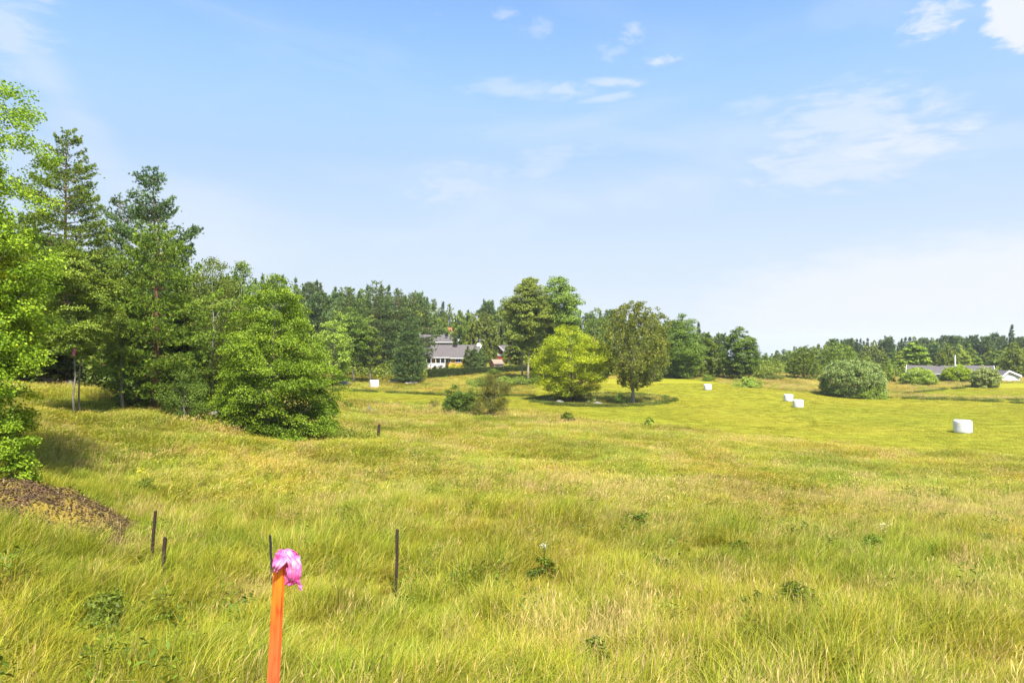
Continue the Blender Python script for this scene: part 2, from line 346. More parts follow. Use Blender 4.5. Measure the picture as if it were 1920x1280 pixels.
def broad(seed, H, prof, K, nl, size, base=.2, tr=.16, clump=.16, flat=.55, limbs=14, lean=(0, 0), wob=.03, aspect=.62, shell=.55, lobes=.18, droop=0.0, sparse_top=0, stems=1):
    """prof: list of (t, radius in m) from crown base to top"""
    g = np.random.default_rng(seed); pt = [p[0] for p in prof]; pr = [p[1] for p in prof]; Rm = max(pr)
    z0 = H * base; ph = g.uniform(0, 6.28, 4)
    mb = MB(); tp, trr = trunk_path(g, H * .93, tr, lean, wob)
    def axis(z): return np.stack([np.interp(z, tp[:, 2], tp[:, 0]), np.interp(z, tp[:, 2], tp[:, 1])], -1)
    w = np.array(pr) ** 1.3 + .02
    t = np.interp(g.random(K), np.concatenate([[0], np.cumsum((w[1:] + w[:-1]) / 2 * np.diff(pt))]) / np.sum((w[1:] + w[:-1]) / 2 * np.diff(pt)), pt)
    ang = g.uniform(0, 2 * math.pi, K)
    rr = np.interp(t, pt, pr) * (1 + lobes * np.sin(2 * ang + ph[0] + 4 * t) + lobes * .7 * np.sin(3 * ang + ph[1] - 6 * t) + lobes * .5 * np.sin(9 * t + ph[2] + ang))
    f = shell + (1 - shell) * g.random(K); inner = g.random(K) < .18; f[inner] *= .55
    cs = Rm * clump * g.uniform(.6, 1.45, K) * (.55 + .45 * np.interp(t, pt, pr) / Rm)
    z = z0 + t * (H - z0) - cs * .3
    rad = np.maximum(rr * f - cs * .5, 0)
    ax = axis(z); C = np.stack([ax[:, 0] + rad * np.cos(ang), ax[:, 1] + rad * np.sin(ang), z], 1)
    npc = np.maximum(4, (nl / K * (cs / cs.mean()) ** 2 * g.uniform(.6, 1.4, K))).astype(int)
    idx = np.repeat(np.arange(K), npc); n = len(idx)
    q = g.normal(size=(n, 3)); q = unit(q) * (g.random(n) ** .45)[:, None] * 1.25
    q[:, 2] *= flat; q[:, 2] = np.where(q[:, 2] < 0, q[:, 2] * .65, q[:, 2])
    P = C[idx] + q * cs[idx][:, None]
    out = np.stack([np.cos(ang[idx]), np.sin(ang[idx]), np.zeros(n)], 1)
    hd = np.hypot(q[:, 0], q[:, 1]); P[:, 2] -= droop * cs[idx] * hd ** 2
    Dv = g.normal(size=(n, 3)) * [.8, .8, .4] + out * .5 + [0, 0, -.35 - droop]
    Nn = g.normal(size=(n, 3)) * .55 + [0, 0, .9] + out * .35
    tint = np.clip(g.beta(2.4, 2.4, n) + np.repeat(g.normal(size=K) * .10, npc), 0, 1)
    P[:, 2] = np.maximum(P[:, 2], .03)
    crown = leaves('crown', P, np.full(n, size), Dv, Nn, aspect, g, tint)
    if stems == 1: mb.tube(tp, trr, 8)
    else:
        for s_ in range(stems):
            a = g.uniform(0, 6.28); e = axis(H * .7)[0] if False else np.array([math.cos(a), math.sin(a)]) * Rm * .35
            pth = limb_path((g.normal() * .08, g.normal() * .08, -.2), (e[0], e[1], H * g.uniform(.6, .85)), g, .05, 8, 0)
            mb.tube(pth, np.linspace(tr * .6, tr * .1, 8), 6)
    order = np.argsort(-cs)[:limbs * 3]; order = order[g.permutation(len(order))][:limbs]
    for k in order:
        zs = max(z0 * .8, C[k, 2] - rad[k] * g.uniform(.4, .9)); zs = min(zs, H * .85); a0 = axis(np.array([zs]))[0]
        r0 = float(np.interp(zs, tp[:, 2], trr)) * .55 + .008
        mb.tube(limb_path((a0[0], a0[1], zs), C[k], g, .08), np.linspace(r0, r0 * .18, 6), 5, False)
    return mb.mesh('trunk', True), crown
def birch(seed, H, prof, K, nl, size, base=.2, tr=.14, strand=1.2, limbs=16, lean=(0, 0), aspect=.7, lobes=.15, spread=.12):
    g = np.random.default_rng(seed); pt = [p[0] for p in prof]; pr = [p[1] for p in prof]; Rm = max(pr); z0 = H * base; ph = g.uniform(0, 6.28, 3)
    mb = MB(); tp, trr = trunk_path(g, H * .97, tr, lean, .02); mb.tube(tp, trr, 8)
    w = np.array(pr) + .1
    cum = np.concatenate([[0], np.cumsum((w[1:] + w[:-1]) / 2 * np.diff(pt))]); t = np.interp(g.random(K), cum / cum[-1], pt)
    ang = g.uniform(0, 6.28, K)
    f = .35 + .65 * g.random(K) ** .7
    rr = np.interp(t, pt, pr) * (1 + lobes * np.sin(2 * ang + ph[0] + 5 * t) + lobes * np.sin(3 * ang + ph[1] - 7 * t))
    z = z0 + t * (H - z0); rad = rr * f
    ax = np.stack([np.interp(z, tp[:, 2], tp[:, 0]), np.interp(z, tp[:, 2], tp[:, 1])], 1)
    C = np.stack([ax[:, 0] + rad * np.cos(ang), ax[:, 1] + rad * np.sin(ang), z], 1)
    Ls = strand * g.uniform(.4, 1.3, K) * (.35 + .65 * (1 - t))
    npc = np.maximum(3, nl / K * (Ls / Ls.mean()) * g.uniform(.6, 1.3, K)).astype(int); idx = np.repeat(np.arange(K), npc); n = len(idx)
    s = g.random(n) ** .8
    wd = Rm * spread * (.4 + .8 * np.sin(s * 3.0))
    P = C[idx].copy(); P[:, 0] += g.normal(size=n) * wd * .6; P[:, 1] += g.normal(size=n) * wd * .6; P[:, 2] += .12 * Ls[idx] - s * Ls[idx]
    P[:, 0] += np.cos(ang[idx]) * .15 * Ls[idx] * np.sin(s * 2); P[:, 1] += np.sin(ang[idx]) * .15 * Ls[idx] * np.sin(s * 2)
    P[:, 2] = np.maximum(P[:, 2], z0 * .35)
    tint = np.clip(g.beta(2.4, 2.4, n) + np.repeat(g.normal(size=K) * .12, npc), 0, 1)
    crown = leaves('crown', P, np.full(n, size), g.normal(size=(n, 3)) * .6 + [0, 0, -.9], g.normal(size=(n, 3)) + [0, 0, .2], aspect, g, tint)
    for k in g.choice(K, limbs, False):
        zs = max(z0 * .9, C[k, 2] - rad[k] * g.uniform(1.0, 1.8)); a0 = (np.interp(zs, tp[:, 2], tp[:, 0]), np.interp(zs, tp[:, 2], tp[:, 1]))
        r0 = float(np.interp(zs, tp[:, 2], trr)) * .5 + .006
        mb.tube(limb_path((*a0, zs), C[k], g, .05, 6, -.4), np.linspace(r0, r0 * .2, 6), 5, False)
    return mb.mesh('trunk', True), crown
def conifer(seed, H, prof, whorls, per, nl, needle, base=.1, tr=.16, droop=-.1, upturn=.25, start=.25, width=.22, pad=.16, lean=(0, 0), irregular=.3, tuft=6, dead=0, missing=0.0):
    """pines and spruces: branch whorls; needles stand in tufts along the outer part of each branch"""
    g = np.random.default_rng(seed); pt = [p[0] for p in prof]; pr = [p[1] for p in prof]; z0 = H * base
    mb = MB(); tp, trr = trunk_path(g, H * .985, tr, lean, .012, 12); mb.tube(tp, trr, 8)
    PP = []; DD = []
    B = []
    for i in range(whorls):
        t = (i + .5) / whorls; t += g.normal() * .25 / whorls; t = min(max(t, 0), .995)
        z = z0 + t * (H - z0); a0 = g.uniform(0, 6.28)
        for j in range(per):
            if g.random() < missing: continue
            L = max(.12, np.interp(t, pt, pr) * (1 + g.normal() * irregular * .6)); a = a0 + j * 6.283 / per + g.normal() * .25
            B.append((t, z, a, L))
    tot = sum(b[3] ** 1.4 for b in B)
    for (t, z, a, L) in B:
        x0 = np.interp(z, tp[:, 2], tp[:, 0]); y0 = np.interp(z, tp[:, 2], tp[:, 1]); r0 = float(np.interp(z, tp[:, 2], trr)) * .42 + .006
        s = np.linspace(0, 1, 6); el = droop + (t ** 2) * .55
        rad = L * s; zz = z + L * (math.tan(el) * s + upturn * s ** 2)
        a1 = a + g.normal() * .12 * s
        pth = np.stack([x0 + rad * np.cos(a1), y0 + rad * np.sin(a1), zz], 1)
        if L > .4: mb.tube(pth, np.linspace(r0, r0 * .2, 6), 4, False)
        n = max(2, int(nl * L ** 1.4 / tot))
        ss = start + (1 - start) * g.random(n) ** .75
        base_p = np.stack([np.interp(ss, s, pth[:, k]) for k in range(3)], 1)
        sp = width * L * (1.15 - ss * .75) * 1.2 + pad * .3
        side = g.normal(size=n) * sp; perp = np.array([-math.sin(a), math.cos(a), 0])
        base_p += side[:, None] * perp + np.stack([np.zeros(n), np.zeros(n), g.normal(size=n) * pad * .45 - np.abs(side) * .12], 1)
        d = np.array([math.cos(a), math.sin(a), .25]) + g.normal(size=(n, 3)) * .25 + perp * np.sign(side)[:, None] * .5
        PP.append(base_p); DD.append(d)
    # leader
    n = 10; PP.append(np.stack([np.full(n, tp[-1, 0]), np.full(n, tp[-1, 1]), np.linspace(H * .95, H, n)], 1) + g.normal(size=(n, 3)) * .03); DD.append(np.tile([0, 0, 1.0], (n, 1)))
    P = np.concatenate(PP); D = unit(np.concatenate(DD)); n = len(P)
    P = np.repeat(P, tuft, 0); D = np.repeat(D, tuft, 0)
    D = unit(D * .9 + g.normal(size=D.shape) * .55 + [0, 0, .3]); P = P + D * needle * .4
    tint = np.clip(np.repeat(g.beta(2.2, 2.4, n), tuft) + g.normal(size=n * tuft) * .12, 0, 1)
    crown = leaves('crown', P, np.full(len(P), needle), D, g.normal(size=D.shape), .19 if tuft >= 9 else .30, g, tint, .04)
    return mb.mesh('trunk', True), crown
def plant_tree(name, data, bark, leafm, loc, label, cat='tree', group=None, rz=0, s=(1, 1, 1), trunk='trunk', crown='crown'):
    root = empty(name, loc, rz, s)
    obj(trunk, data[0], bark, root); obj(crown, data[1], leafm, root)
    return tag(root, label, cat, group)
def copy_tree(src, loc, rz=0, s=(1, 1, 1), label=None, group=None, name=None):
    r = src.copy(); col.objects.link(r); r.location = loc; r.rotation_euler = (0, 0, rz); r.scale = s
    for ch in src.children:
        c = ch.copy(); col.objects.link(c); c.parent = r
    if label: r['label'] = label
    if group: r['group'] = group
    return r
def H_for(px, ytop, Y, pyb=None):
    """height in metres of something standing there whose top is seen at ytop"""
    x, y, z = at(px, Y); return CAMZ + (640 - ytop) / FPX * Y - z

# ------------------------------------------------------------------ ground
def build_ground():
    Ys = np.concatenate([np.arange(-24, 0, 2.0), np.arange(0, 20, .5), np.arange(20, 165, .75), np.exp(np.linspace(math.log(165), math.log(3600), 50))])
    us = np.concatenate([np.linspace(-3.0, -.92, 24, endpoint=False), np.linspace(-.92, .92, 330), np.linspace(.93, 3.0, 24)])
    Yg, Ug = np.meshgrid(Ys, us, indexing='ij'); X = Ug * np.maximum(Yg, 9.0)
    Z = CAMZ - hgt(X, Yg); V = np.stack([X, Yg, Z], -1).reshape(-1, 3)
    a, b = Yg.shape; i = np.arange((a - 1) * b).reshape(a - 1, b)[:, :-1].ravel()
    F = np.stack([i, i + 1, i + b + 1, i + b], 1)
    m = mown(X, Yg); 
    k = m.copy(); 
    for ax in (0, 1): k = (k + np.roll(m, 1, ax) + np.roll(m, -1, ax)) / 3 if ax == 0 else (k + np.roll(k, 1, 1) + np.roll(k, -1, 1)) / 3
    me = mesh('ground', V, F, {'mown': k.ravel()}, smooth=True)
    mt, N, L = new_mat('meadow_ground')
    o = N.new('ShaderNodeOutputMaterial'); bs = N.new('ShaderNodeBsdfPrincipled'); g = N.new('ShaderNodeNewGeometry')
    def nz(scale, stretch=(1, 1, 1), rot=0, detail=5, r=.6):
        mp = N.new('ShaderNodeMapping'); mp.inputs['Scale'].default_value = stretch; mp.inputs['Rotation'].default_value = (0, 0, rot)
        n = N.new('ShaderNodeTexNoise'); n.inputs['Scale'].default_value = scale; n.inputs['Detail'].default_value = detail; n.inputs['Roughness'].default_value = r
        L.new(g.outputs['Position'], mp.inputs[0]); L.new(mp.outputs[0], n.inputs['Vector']); return n.outputs['Fac']
    def mixc(f, a, b, mode='MIX'):
        m = N.new('ShaderNodeMix'); m.data_type = 'RGBA'; m.blend_type = mode
        if isinstance(f, float): m.inputs[0].default_value = f
        else: L.new(f, m.inputs[0])
        L.new(a, m.inputs[6]); L.new(b, m.inputs[7]); return m.outputs[2]
    # cut field: swath rows, paler stubble and fresh regrowth
    rows = ramp_node(N, [(.30, (.195,.20,.010)), (.5, (.215,.212,.013)), (.72, (.24,.22,.02))]); L.new(nz(1.0, (.03, .9, 1), R(-7), 4, .6), rows.inputs[0])
    big = ramp_node(N, [(.35, (.90,.97,.80)), (.65, (1.10,1.03,1.25))]); L.new(nz(.045, (1, 1, 1), 0, 4), big.inputs[0])
    fine = ramp_node(N, [(.3, (.80,.80,.80)), (.7, (1.2,1.2,1.2))]); L.new(nz(7.0, (1, .6, 1), 0, 6, .75), fine.inputs[0])
    wv = N.new('ShaderNodeTexWave'); wv.wave_type = 'BANDS'; wv.bands_direction = 'Y'; wv.inputs['Scale'].default_value = .11; wv.inputs['Distortion'].default_value = 2.2; wv.inputs['Detail'].default_value = 3; wv.inputs['Detail Scale'].default_value = .6
    mpw = N.new('ShaderNodeMapping'); mpw.inputs['Rotation'].default_value = (0, 0, R(-9)); L.new(g.outputs['Position'], mpw.inputs[0]); L.new(mpw.outputs[0], wv.inputs['Vector'])
    wr = ramp_node(N, [(.2, (.90,.92,.88)), (.8, (1.07,1.04,1.08))]); L.new(wv.outputs['Fac'], wr.inputs[0])
    cm = mixc(1.0, mixc(1.0, mixc(1.0, rows.outputs[0], wr.outputs[0], 'MULTIPLY'), big.outputs[0], 'MULTIPLY'), fine.outputs[0], 'MULTIPLY')
    tall = ramp_node(N, [(.3, (.09,.10,.014)), (.5, (.17,.155,.022)), (.7, (.24,.18,.04))]); L.new(nz(.22, (1, 1, 1), 0, 6, .65), tall.inputs[0])
    ct = mixc(1.0, tall.outputs[0], fine.outputs[0], 'MULTIPLY')
    at_ = N.new('ShaderNodeAttribute'); at_.attribute_name = 'mown'
    sm = N.new('ShaderNodeMapRange'); sm.interpolation_type = 'SMOOTHSTEP'; sm.inputs['From Min'].default_value = .25; sm.inputs['From Max'].default_value = .75
    L.new(at_.outputs['Fac'], sm.inputs['Value'])
    L.new(mixc(sm.outputs[0], ct, cm), bs.inputs['Base Color']); bs.inputs['Roughness'].default_value = .95; bs.inputs['Specular IOR Level'].default_value = .1
    bp = N.new('ShaderNodeBump'); bp.inputs['Strength'].default_value = .3; bp.inputs['Distance'].default_value = .05
    L.new(nz(5.0, (1, .7, 1), 0, 8, .8), bp.inputs['Height']); L.new(bp.outputs[0], bs.inputs['Normal'])
    L.new(bs.outputs[0], o.inputs[0])
    return tag(obj('ground', me, mt), None, None, None, 'structure')
build_ground()

# ------------------------------------------------------------------ grass
WIND = 0.15   # direction the blades lean, radians from +X
def blades(name, g, n, r, h0, h1, w, bend=(.3, .9), seg=3, az_sd=.8, dry=.2, heads=0.0, head_len=.12, head_w=.014, tint=(0, 1)):
    rad = r * np.sqrt(g.random(n)); a = g.uniform(0, 6.283, n); bx = rad * np.cos(a); by = rad * np.sin(a)
    L = g.uniform(h0, h1, n) * (1 - .35 * (rad / r) ** 2); az = WIND + g.normal(size=n) * az_sd; bd = g.uniform(*bend, n)
    T = np.linspace(0, 1, seg + 1)
    wa = az + g.uniform(-.9, .9, n) + math.pi / 2; w = w * g.uniform(.55, 1.6, n)
    Vs = []; 
    for k, t in enumerate(T):
        off = L * bd * t ** 1.8; z = L * (t - .42 * bd * t ** 2.2)
        cx = bx + off * np.cos(az); cy = by + off * np.sin(az)
        ww = w * (1 - .9 * t ** 1.5) * .5 if k < seg else w * .04
        Vs.append(np.stack([cx + ww * np.cos(wa), cy + ww * np.sin(wa), z], 1)); Vs.append(np.stack([cx - ww * np.cos(wa), cy - ww * np.sin(wa), z], 1))
    V = np.stack(Vs, 1); nv = V.shape[1]; base = np.arange(n)[:, None] * nv
    F = np.concatenate([base + np.array([2 * k, 2 * k + 1, 2 * k + 3, 2 * k + 2]) for k in range(seg)], 0)
    tv = tint[0] + (tint[1] - tint[0]) * g.uniform(0, .85, n); dr = g.random(n) < dry; tv[dr] = g.uniform(.8, 1.0, dr.sum())
    V = V.reshape(-1, 3); tt = np.repeat(tv, nv)
    if heads > 0:
        hs = np.where(g.random(n) < heads)[0]; m = len(hs)
        tip = np.stack([bx + L * bd * np.cos(az), by + L * bd * np.sin(az), L * (1 - .42 * bd)], 1)[hs]
        d = unit(np.stack([bd * 1.6 * np.cos(az), bd * 1.6 * np.sin(az), 1 - .9 * bd], 1)[hs] + g.normal(size=(m, 3)) * .12)
        W = unit(np.cross(d, g.normal(size=(m, 3)))); hl = head_len * g.uniform(.6, 1.3, m)[:, None]; hw = head_w * g.uniform(.6, 1.3, m)[:, None]
        q = np.stack([tip - d * hl * .3, tip + W * hw + d * hl * .2, tip + d * hl * .8, tip - W * hw + d * hl * .2], 1).reshape(-1, 3)
        F = np.concatenate([F, len(V) + np.arange(4 * m).reshape(m, 4)]); V = np.concatenate([V, q]); tt = np.concatenate([tt, np.repeat(g.uniform(.82, 1, m), 4)])
    return mesh(name, V, F, {'tint': tt})
GRASSM = mat_leaf('grass_blades', [(0, (.11,.15,.007)), (.25, (.215,.25,.010)), (.5, (.33,.33,.016)), (.72, (.41,.385,.032)), (.86, (.47,.40,.07)), (1, (.58,.46,.15))],
                  transl=.45, rough=.6, world_noise=(.35, .55), obj_var=.2,
                  patch=(.13, [(.34, (.80,.92,.80)), (.5, (1.0,1.0,1.0)), (.66, (1.22,1.04,1.15))]))
DRYM = mat_leaf('dry_stalks', [(0, (.27,.235,.05)), (.5, (.38,.29,.085)), (1, (.50,.36,.13))], transl=.25, rough=.7, obj_var=.15)
MOWNM = mat_leaf('cut_grass', [(0, (.225,.235,.012)), (.5, (.265,.265,.017)), (1, (.33,.29,.034))], transl=.35, rough=.7, world_noise=(.2, .18), obj_var=.08,
                 patch=(.06, [(.35, (.85,.95,.8)), (.65, (1.1,1.03,1.1))]))
GREENG = mat_leaf('rank_grass', [(0, (.05,.075,.008)), (.5, (.11,.145,.014)), (1, (.24,.24,.04))], transl=.35, rough=.7, obj_var=.15)
def scatter(name, X, Y, variants, mat, scale, zscale, label, cat, rot_sd=.45, sink=.02):
    n = len(X); turnz = 1.9 * pnoise(X, Y, .14, 40) + .5 * pnoise(X, Y, .6, 44); Z = CAMZ - hgt(X, Y) - sink
    me = bpy.data.meshes.new(name); me.vertices.add(n); me.vertices.foreach_set('co', np.stack([X, Y, Z], 1).astype(np.float32).ravel())
    g = rng
    a = me.attributes.new('turn', 'FLOAT_VECTOR', 'POINT'); a.data.foreach_set('vector', np.stack([g.normal(size=n) * .06, g.normal(size=n) * .06, g.normal(size=n) * rot_sd + turnz], 1).astype(np.float32).ravel())
    a = me.attributes.new('size', 'FLOAT_VECTOR', 'POINT'); a.data.foreach_set('vector', np.stack([scale, scale, scale * zscale], 1).astype(np.float32).ravel())
    a = me.attributes.new('pick', 'INT', 'POINT'); a.data.foreach_set('value', g.integers(0, len(variants), n).astype(np.int32))
    o = obj(name, me); tag(o, label, cat, None, 'stuff')
    src = bpy.data.collections.new(name + '_tufts')
    for k, v in enumerate(variants):
        v.materials.append(mat); so = bpy.data.objects.new('grass_tuft', v); src.objects.link(so)
    ng = bpy.data.node_groups.new(name + '_nodes', 'GeometryNodeTree'); N = ng.nodes; L = ng.links
    ng.interface.new_socket('Geometry', in_out='INPUT', socket_type='NodeSocketGeometry'); ng.interface.new_socket('Geometry', in_out='OUTPUT', socket_type='NodeSocketGeometry')
    gi = N.new('NodeGroupInput'); go = N.new('NodeGroupOutput'); ip = N.new('GeometryNodeInstanceOnPoints'); ci = N.new('GeometryNodeCollectionInfo')
    ci.inputs['Collection'].default_value = src; ci.inputs['Separate Children'].default_value = True; ci.inputs['Reset Children'].default_value = True
    def na(nm, ty):
        q = N.new('GeometryNodeInputNamedAttribute'); q.data_type = ty; q.inputs['Name'].default_value = nm; return q.outputs['Attribute']
    L.new(gi.outputs[0], ip.inputs['Points']); L.new(ci.outputs[0], ip.inputs['Instance']); ip.inputs['Pick Instance'].default_value = True
    L.new(na('pick', 'INT'), ip.inputs['Instance Index'])
    e2r = N.new('FunctionNodeEulerToRotation'); L.new(na('turn', 'FLOAT_VECTOR'), e2r.inputs[0]); L.new(e2r.outputs[0], ip.inputs['Rotation'])
    L.new(na('size', 'FLOAT_VECTOR'), ip.inputs['Scale']); L.new(ip.outputs[0], go.inputs[0])
    md = o.modifiers.new('scatter', 'NODES'); md.node_group = ng
    return o
def sample(y0, y1, dens, umax=.9):
    A = umax * (y1 ** 2 - y0 ** 2); n = int(A * dens)
    Y = np.sqrt(rng.uniform(y0 ** 2, y1 ** 2, n)); X = rng.uniform(-umax, umax, n) * Y; return X, Y
FOREST_EDGE = [(-700,738),(0,716),(100,719),(200,738),(300,760),(380,782),(440,800),(600,806),(640,700),(640,600),(-700,600)]
def open_ground(X, Y):
    px = 960 + FPX * X / Y; py = 640 + FPX * hgt(X, Y) / Y
    return ~inpoly(px, py, FOREST_EDGE)
def pnoise(X, Y, s, o=0): return np.array([mnoise.noise(Vector((x * s + o, y * s, o))) for x, y in zip(X, Y)])
CLEAR = []     # places kept free of tall grass: (x, y, rx, ry)
for _px, _Y in ((283, 14.6), (304, 13.6), (511, 13.8), (743, 13.6)): CLEAR.append(((_px - 960) / FPX * _Y - .03, _Y - .70, .42 if _px == 304 else .30, 1.0))
OUT = ((104 - 960) / FPX * 15.9, 15.9); CLEAR.append((OUT[0], OUT[1] - .1, 1.6, 1.5))
def clear(X, Y):
    k = np.ones(len(X), bool)
    for (x, y, a, b) in CLEAR: k &= ((X - x) / a) ** 2 + ((Y - y) / b) ** 2 > 1
    return k
def build_grass():
    g = np.random.default_rng(3)
    near = [blades('grass_tuft', g, 120, .26, .26, .66, .0095, (.15, 1.1), 4, 1.25, .14, .0) for _ in range(8)]
    X, Y = sample(3.2, 22, 13)
    k = (Y > 6.5) | (np.abs(X) < 8); X, Y = X[k], Y[k]
    ns = pnoise(X, Y, .35, 4) + .6 * pnoise(X, Y, 1.1, 14); s = 1.0 + .35 * ns + g.normal(size=len(X)) * .16
    k = clear(X, Y); X, Y, ns, s = X[k], Y[k], ns[k], s[k]
    near_cut = np.clip((Y - 2.5) / 5, .45, 1)
    scatter('meadow_grass', X, Y, near, GRASSM, s * near_cut, np.clip(1 + ns * .55, .45, 1.5), 'long yellow-green meadow grass leaning in the wind in the foreground', 'grass')
    mid = [blades('grass_tuft', g, 120, .42, .18, .46, .016, (.25, 1.05), 3, 1.0, .12, .08, .12, .010, (.06, .92)) for _ in range(6)]
    X, Y = sample(21, 62, 8); k = (mown(X, Y) < .5) & open_ground(X, Y); X, Y = X[k], Y[k]
    ns = pnoise(X, Y, .3, 9)
    scatter('far_meadow_grass', X, Y, mid, GRASSM, 1.0 + .3 * ns, np.clip(.95 + ns * .7, .4, 1.5), 'long pale meadow grass further down the slope', 'grass')
    far = [blades('grass_tuft', g, 90, .8, .2, .42, .035, (.2, .9), 2, .9, .3, .1, .12, .02) for _ in range(5)]
    X, Y = sample(60, 165, 1.6); k = (mown(X, Y) < .5) & open_ground(X, Y); X, Y = X[k], Y[k]
    scatter('rough_grass', X, Y, far, GRASSM, g.uniform(.8, 1.3, len(X)), g.uniform(.6, 1.1, len(X)), 'unmown rough grass round the edges of the cut field', 'grass')
    cut = [blades('grass_tuft', g, 110, .6, .03, .09, .022, (.2, 1.2), 2, 1.5, .2) for _ in range(5)]
    X, Y = sample(40, 125, 4.5); k = (mown(X, Y) > .5); X, Y = X[k], Y[k]
    scatter('cut_grass', X, Y, cut, MOWNM, g.uniform(.8, 1.4, len(X)), g.uniform(.6, 1.3, len(X)), 'short regrowing grass of the cut hay field', 'grass')
    # broad leaved herbs half hidden among the grass
    hb = []
    for _ in range(5):
        m_ = 46; P = np.stack([g.normal(size=m_) * .10, g.normal(size=m_) * .10, g.uniform(.08, .52, m_)], 1)
        hb.append(leaves('grass_tuft', P, np.full(m_, .075), g.normal(size=(m_, 3)) * [1, 1, .5] + [0, 0, .3], g.normal(size=(m_, 3)) * .5 + [0, 0, 1], .34, g))
    X, Y = sample(6, 34, 1.6); ns = pnoise(X, Y, .33, 61) + .5 * pnoise(X, Y, 1.3, 62); keep = (g.random(len(X)) < np.clip(.02 + ns * 1.7, .03, 1)) & clear(X, Y); X, Y = X[keep], Y[keep]
    scatter('meadow_herbs', X, Y, hb, G['weed'], g.uniform(.8, 1.5, len(X)), g.uniform(.7, 1.05, len(X)), 'low leafy green herbs scattered through the long meadow grass', 'herbs', rot_sd=3)
    # straw coloured stalks with seed heads, in drifts, thickest lower right
    # darker, greener tufts along the ditches and on the stony mound
    dg = [blades('grass_tuft', g, 70, .6, .25, .6, .04, (.2, .9), 2, 1.2, .1) for _ in range(4)]
    XS = []; YS = []
    for line, n in ((((600, 731), (690, 734), (850, 741.5), (1000, 742)), 420), (((1540, 739), (1662, 746), (1800, 750), (1925, 756)), 260), (((1675, 741), (1740, 733), (1810, 727)), 120), (((1655, 744), (1800, 747.5), (1930, 751)), 90)):
        lp = np.array(line, float)
        for q in np.sort(g.random(n)): 
            pxx = lp[0, 0] + q * (lp[-1, 0] - lp[0, 0]); pyy = float(np.interp(pxx, lp[:, 0], lp[:, 1])) + g.normal() * .5
            if mnoise.noise(Vector((pxx * .03, 0, 3))) < -.15: continue
            Yq = ground_y(pxx, pyy, 60, 160); XS.append((pxx - 960) / FPX * Yq); YS.append(Yq)
    for _ in range(900):
        a = g.uniform(0, 6.283); q = math.sqrt(g.random()) if g.random() < .5 else g.uniform(.85, 1.05); pxx = 1130 + 130 * q * math.cos(a); pyy = 750 + 12.5 * q * math.sin(a)
        Yq = ground_y(pxx, pyy, 60, 160); XS.append((pxx - 960) / FPX * Yq); YS.append(Yq)
    XS = np.array(XS); YS = np.array(YS)
    scatter('ditch_grass', XS, YS, dg, GREENG, g.uniform(.7, 1.2, len(XS)), g.uniform(.6, 1.1, len(XS)), 'darker green rough grass along the field ditches and on the mound', 'grass')
    st = [blades('grass_tuft', g, 30, .35, .45, .86, .0050, (.05, .5), 3, 1.1, 1.0, .8, .13, .0048) for _ in range(6)]
    X, Y = sample(5, 30, 5.5); ns = pnoise(X, Y, .28, 21)
    keep = g.random(len(X)) < np.clip(.42 + ns * 1.2 + .42 * np.clip(X / Y * 1.3, -.5, 1), .04, 1); X, Y = X[keep], Y[keep]
    scatter('seed_stalks', X, Y, st, DRYM, g.uniform(.75, 1.1, len(X)), g.uniform(.8, 1.1, len(X)), 'straw coloured grass stalks with seed heads standing over the meadow', 'grass')
    st2 = [blades('grass_tuft', g, 40, .6, .3, .55, .011, (.05, .5), 2, 1.0, 1.0, 1.0, .12, .012) for _ in range(5)]
    X, Y = sample(24, 160, 1.0); ns = pnoise(X, Y, .16, 31); ns[(Y > 75) & (X / Y < .3)] = -1; ns[(Y > 105)] += .4; keep = (g.random(len(X)) < np.clip(.26 + ns * 1.3, .03, 1)) & (mown(X, Y) < .5) & open_ground(X, Y); X, Y = X[keep], Y[keep]
    scatter('far_seed_stalks', X, Y, st2, DRYM, g.uniform(.8, 1.2, len(X)), g.uniform(.8, 1.1, len(X)), 'drifts of straw coloured stalks in the middle of the meadow', 'grass')
build_grass()

# ------------------------------------------------------------------ buildings
WHITE = mat_noise('white_paint', (.56,.57,.57), (.66,.66,.65), 3, .6, .05)
YELLOW = mat_noise('yellow_paint', (.55,.30,.05), (.65,.36,.07), 3, .7, .1, stretch=(1, 1, 8))
REDP = mat_noise('red_paint', (.30,.045,.025), (.40,.065,.035), 3, .8, .1, stretch=(8, 8, 1))
GREYW = mat_noise('grey_cladding', (.42,.42,.43), (.52,.52,.53), 3, .7, .1, stretch=(8, 8, 1))
DARKW = mat_noise('dark_cladding', (.03,.03,.035), (.07,.07,.075), 3, .8, .1)
ROOF = mat_noise('grey_roof_tile', (.075,.066,.064), (.115,.10,.098), 1.2, .8, .3, stretch=(1, 6, 6))
ROOFR = mat_noise('red_roof_tile', (.25,.07,.04), (.36,.11,.06), 1.5, .8, .3)
BLACKM = mat_noise('black_metal', (.012,.012,.013), (.03,.03,.032), 6, .5, .1)
METAL = mat_noise('grey_metal', (.45,.46,.47), (.6,.6,.61), 6, .4, .05, metal=.5)
WOODG = mat_noise('grey_wood', (.13,.10,.075), (.30,.24,.18), 12, .9, .5, stretch=(3, 3, .3))
def mat_glass():
    m, N, L = new_mat('window_glass'); o = N.new('ShaderNodeOutputMaterial'); b = N.new('ShaderNodeBsdfPrincipled')
    b.inputs['Base Color'].default_value = (.03, .04, .05, 1); b.inputs['Roughness'].default_value = .06; b.inputs['Specular IOR Level'].default_value = .7
    L.new(b.outputs[0], o.inputs[0]); return m
GLASS = mat_glass()
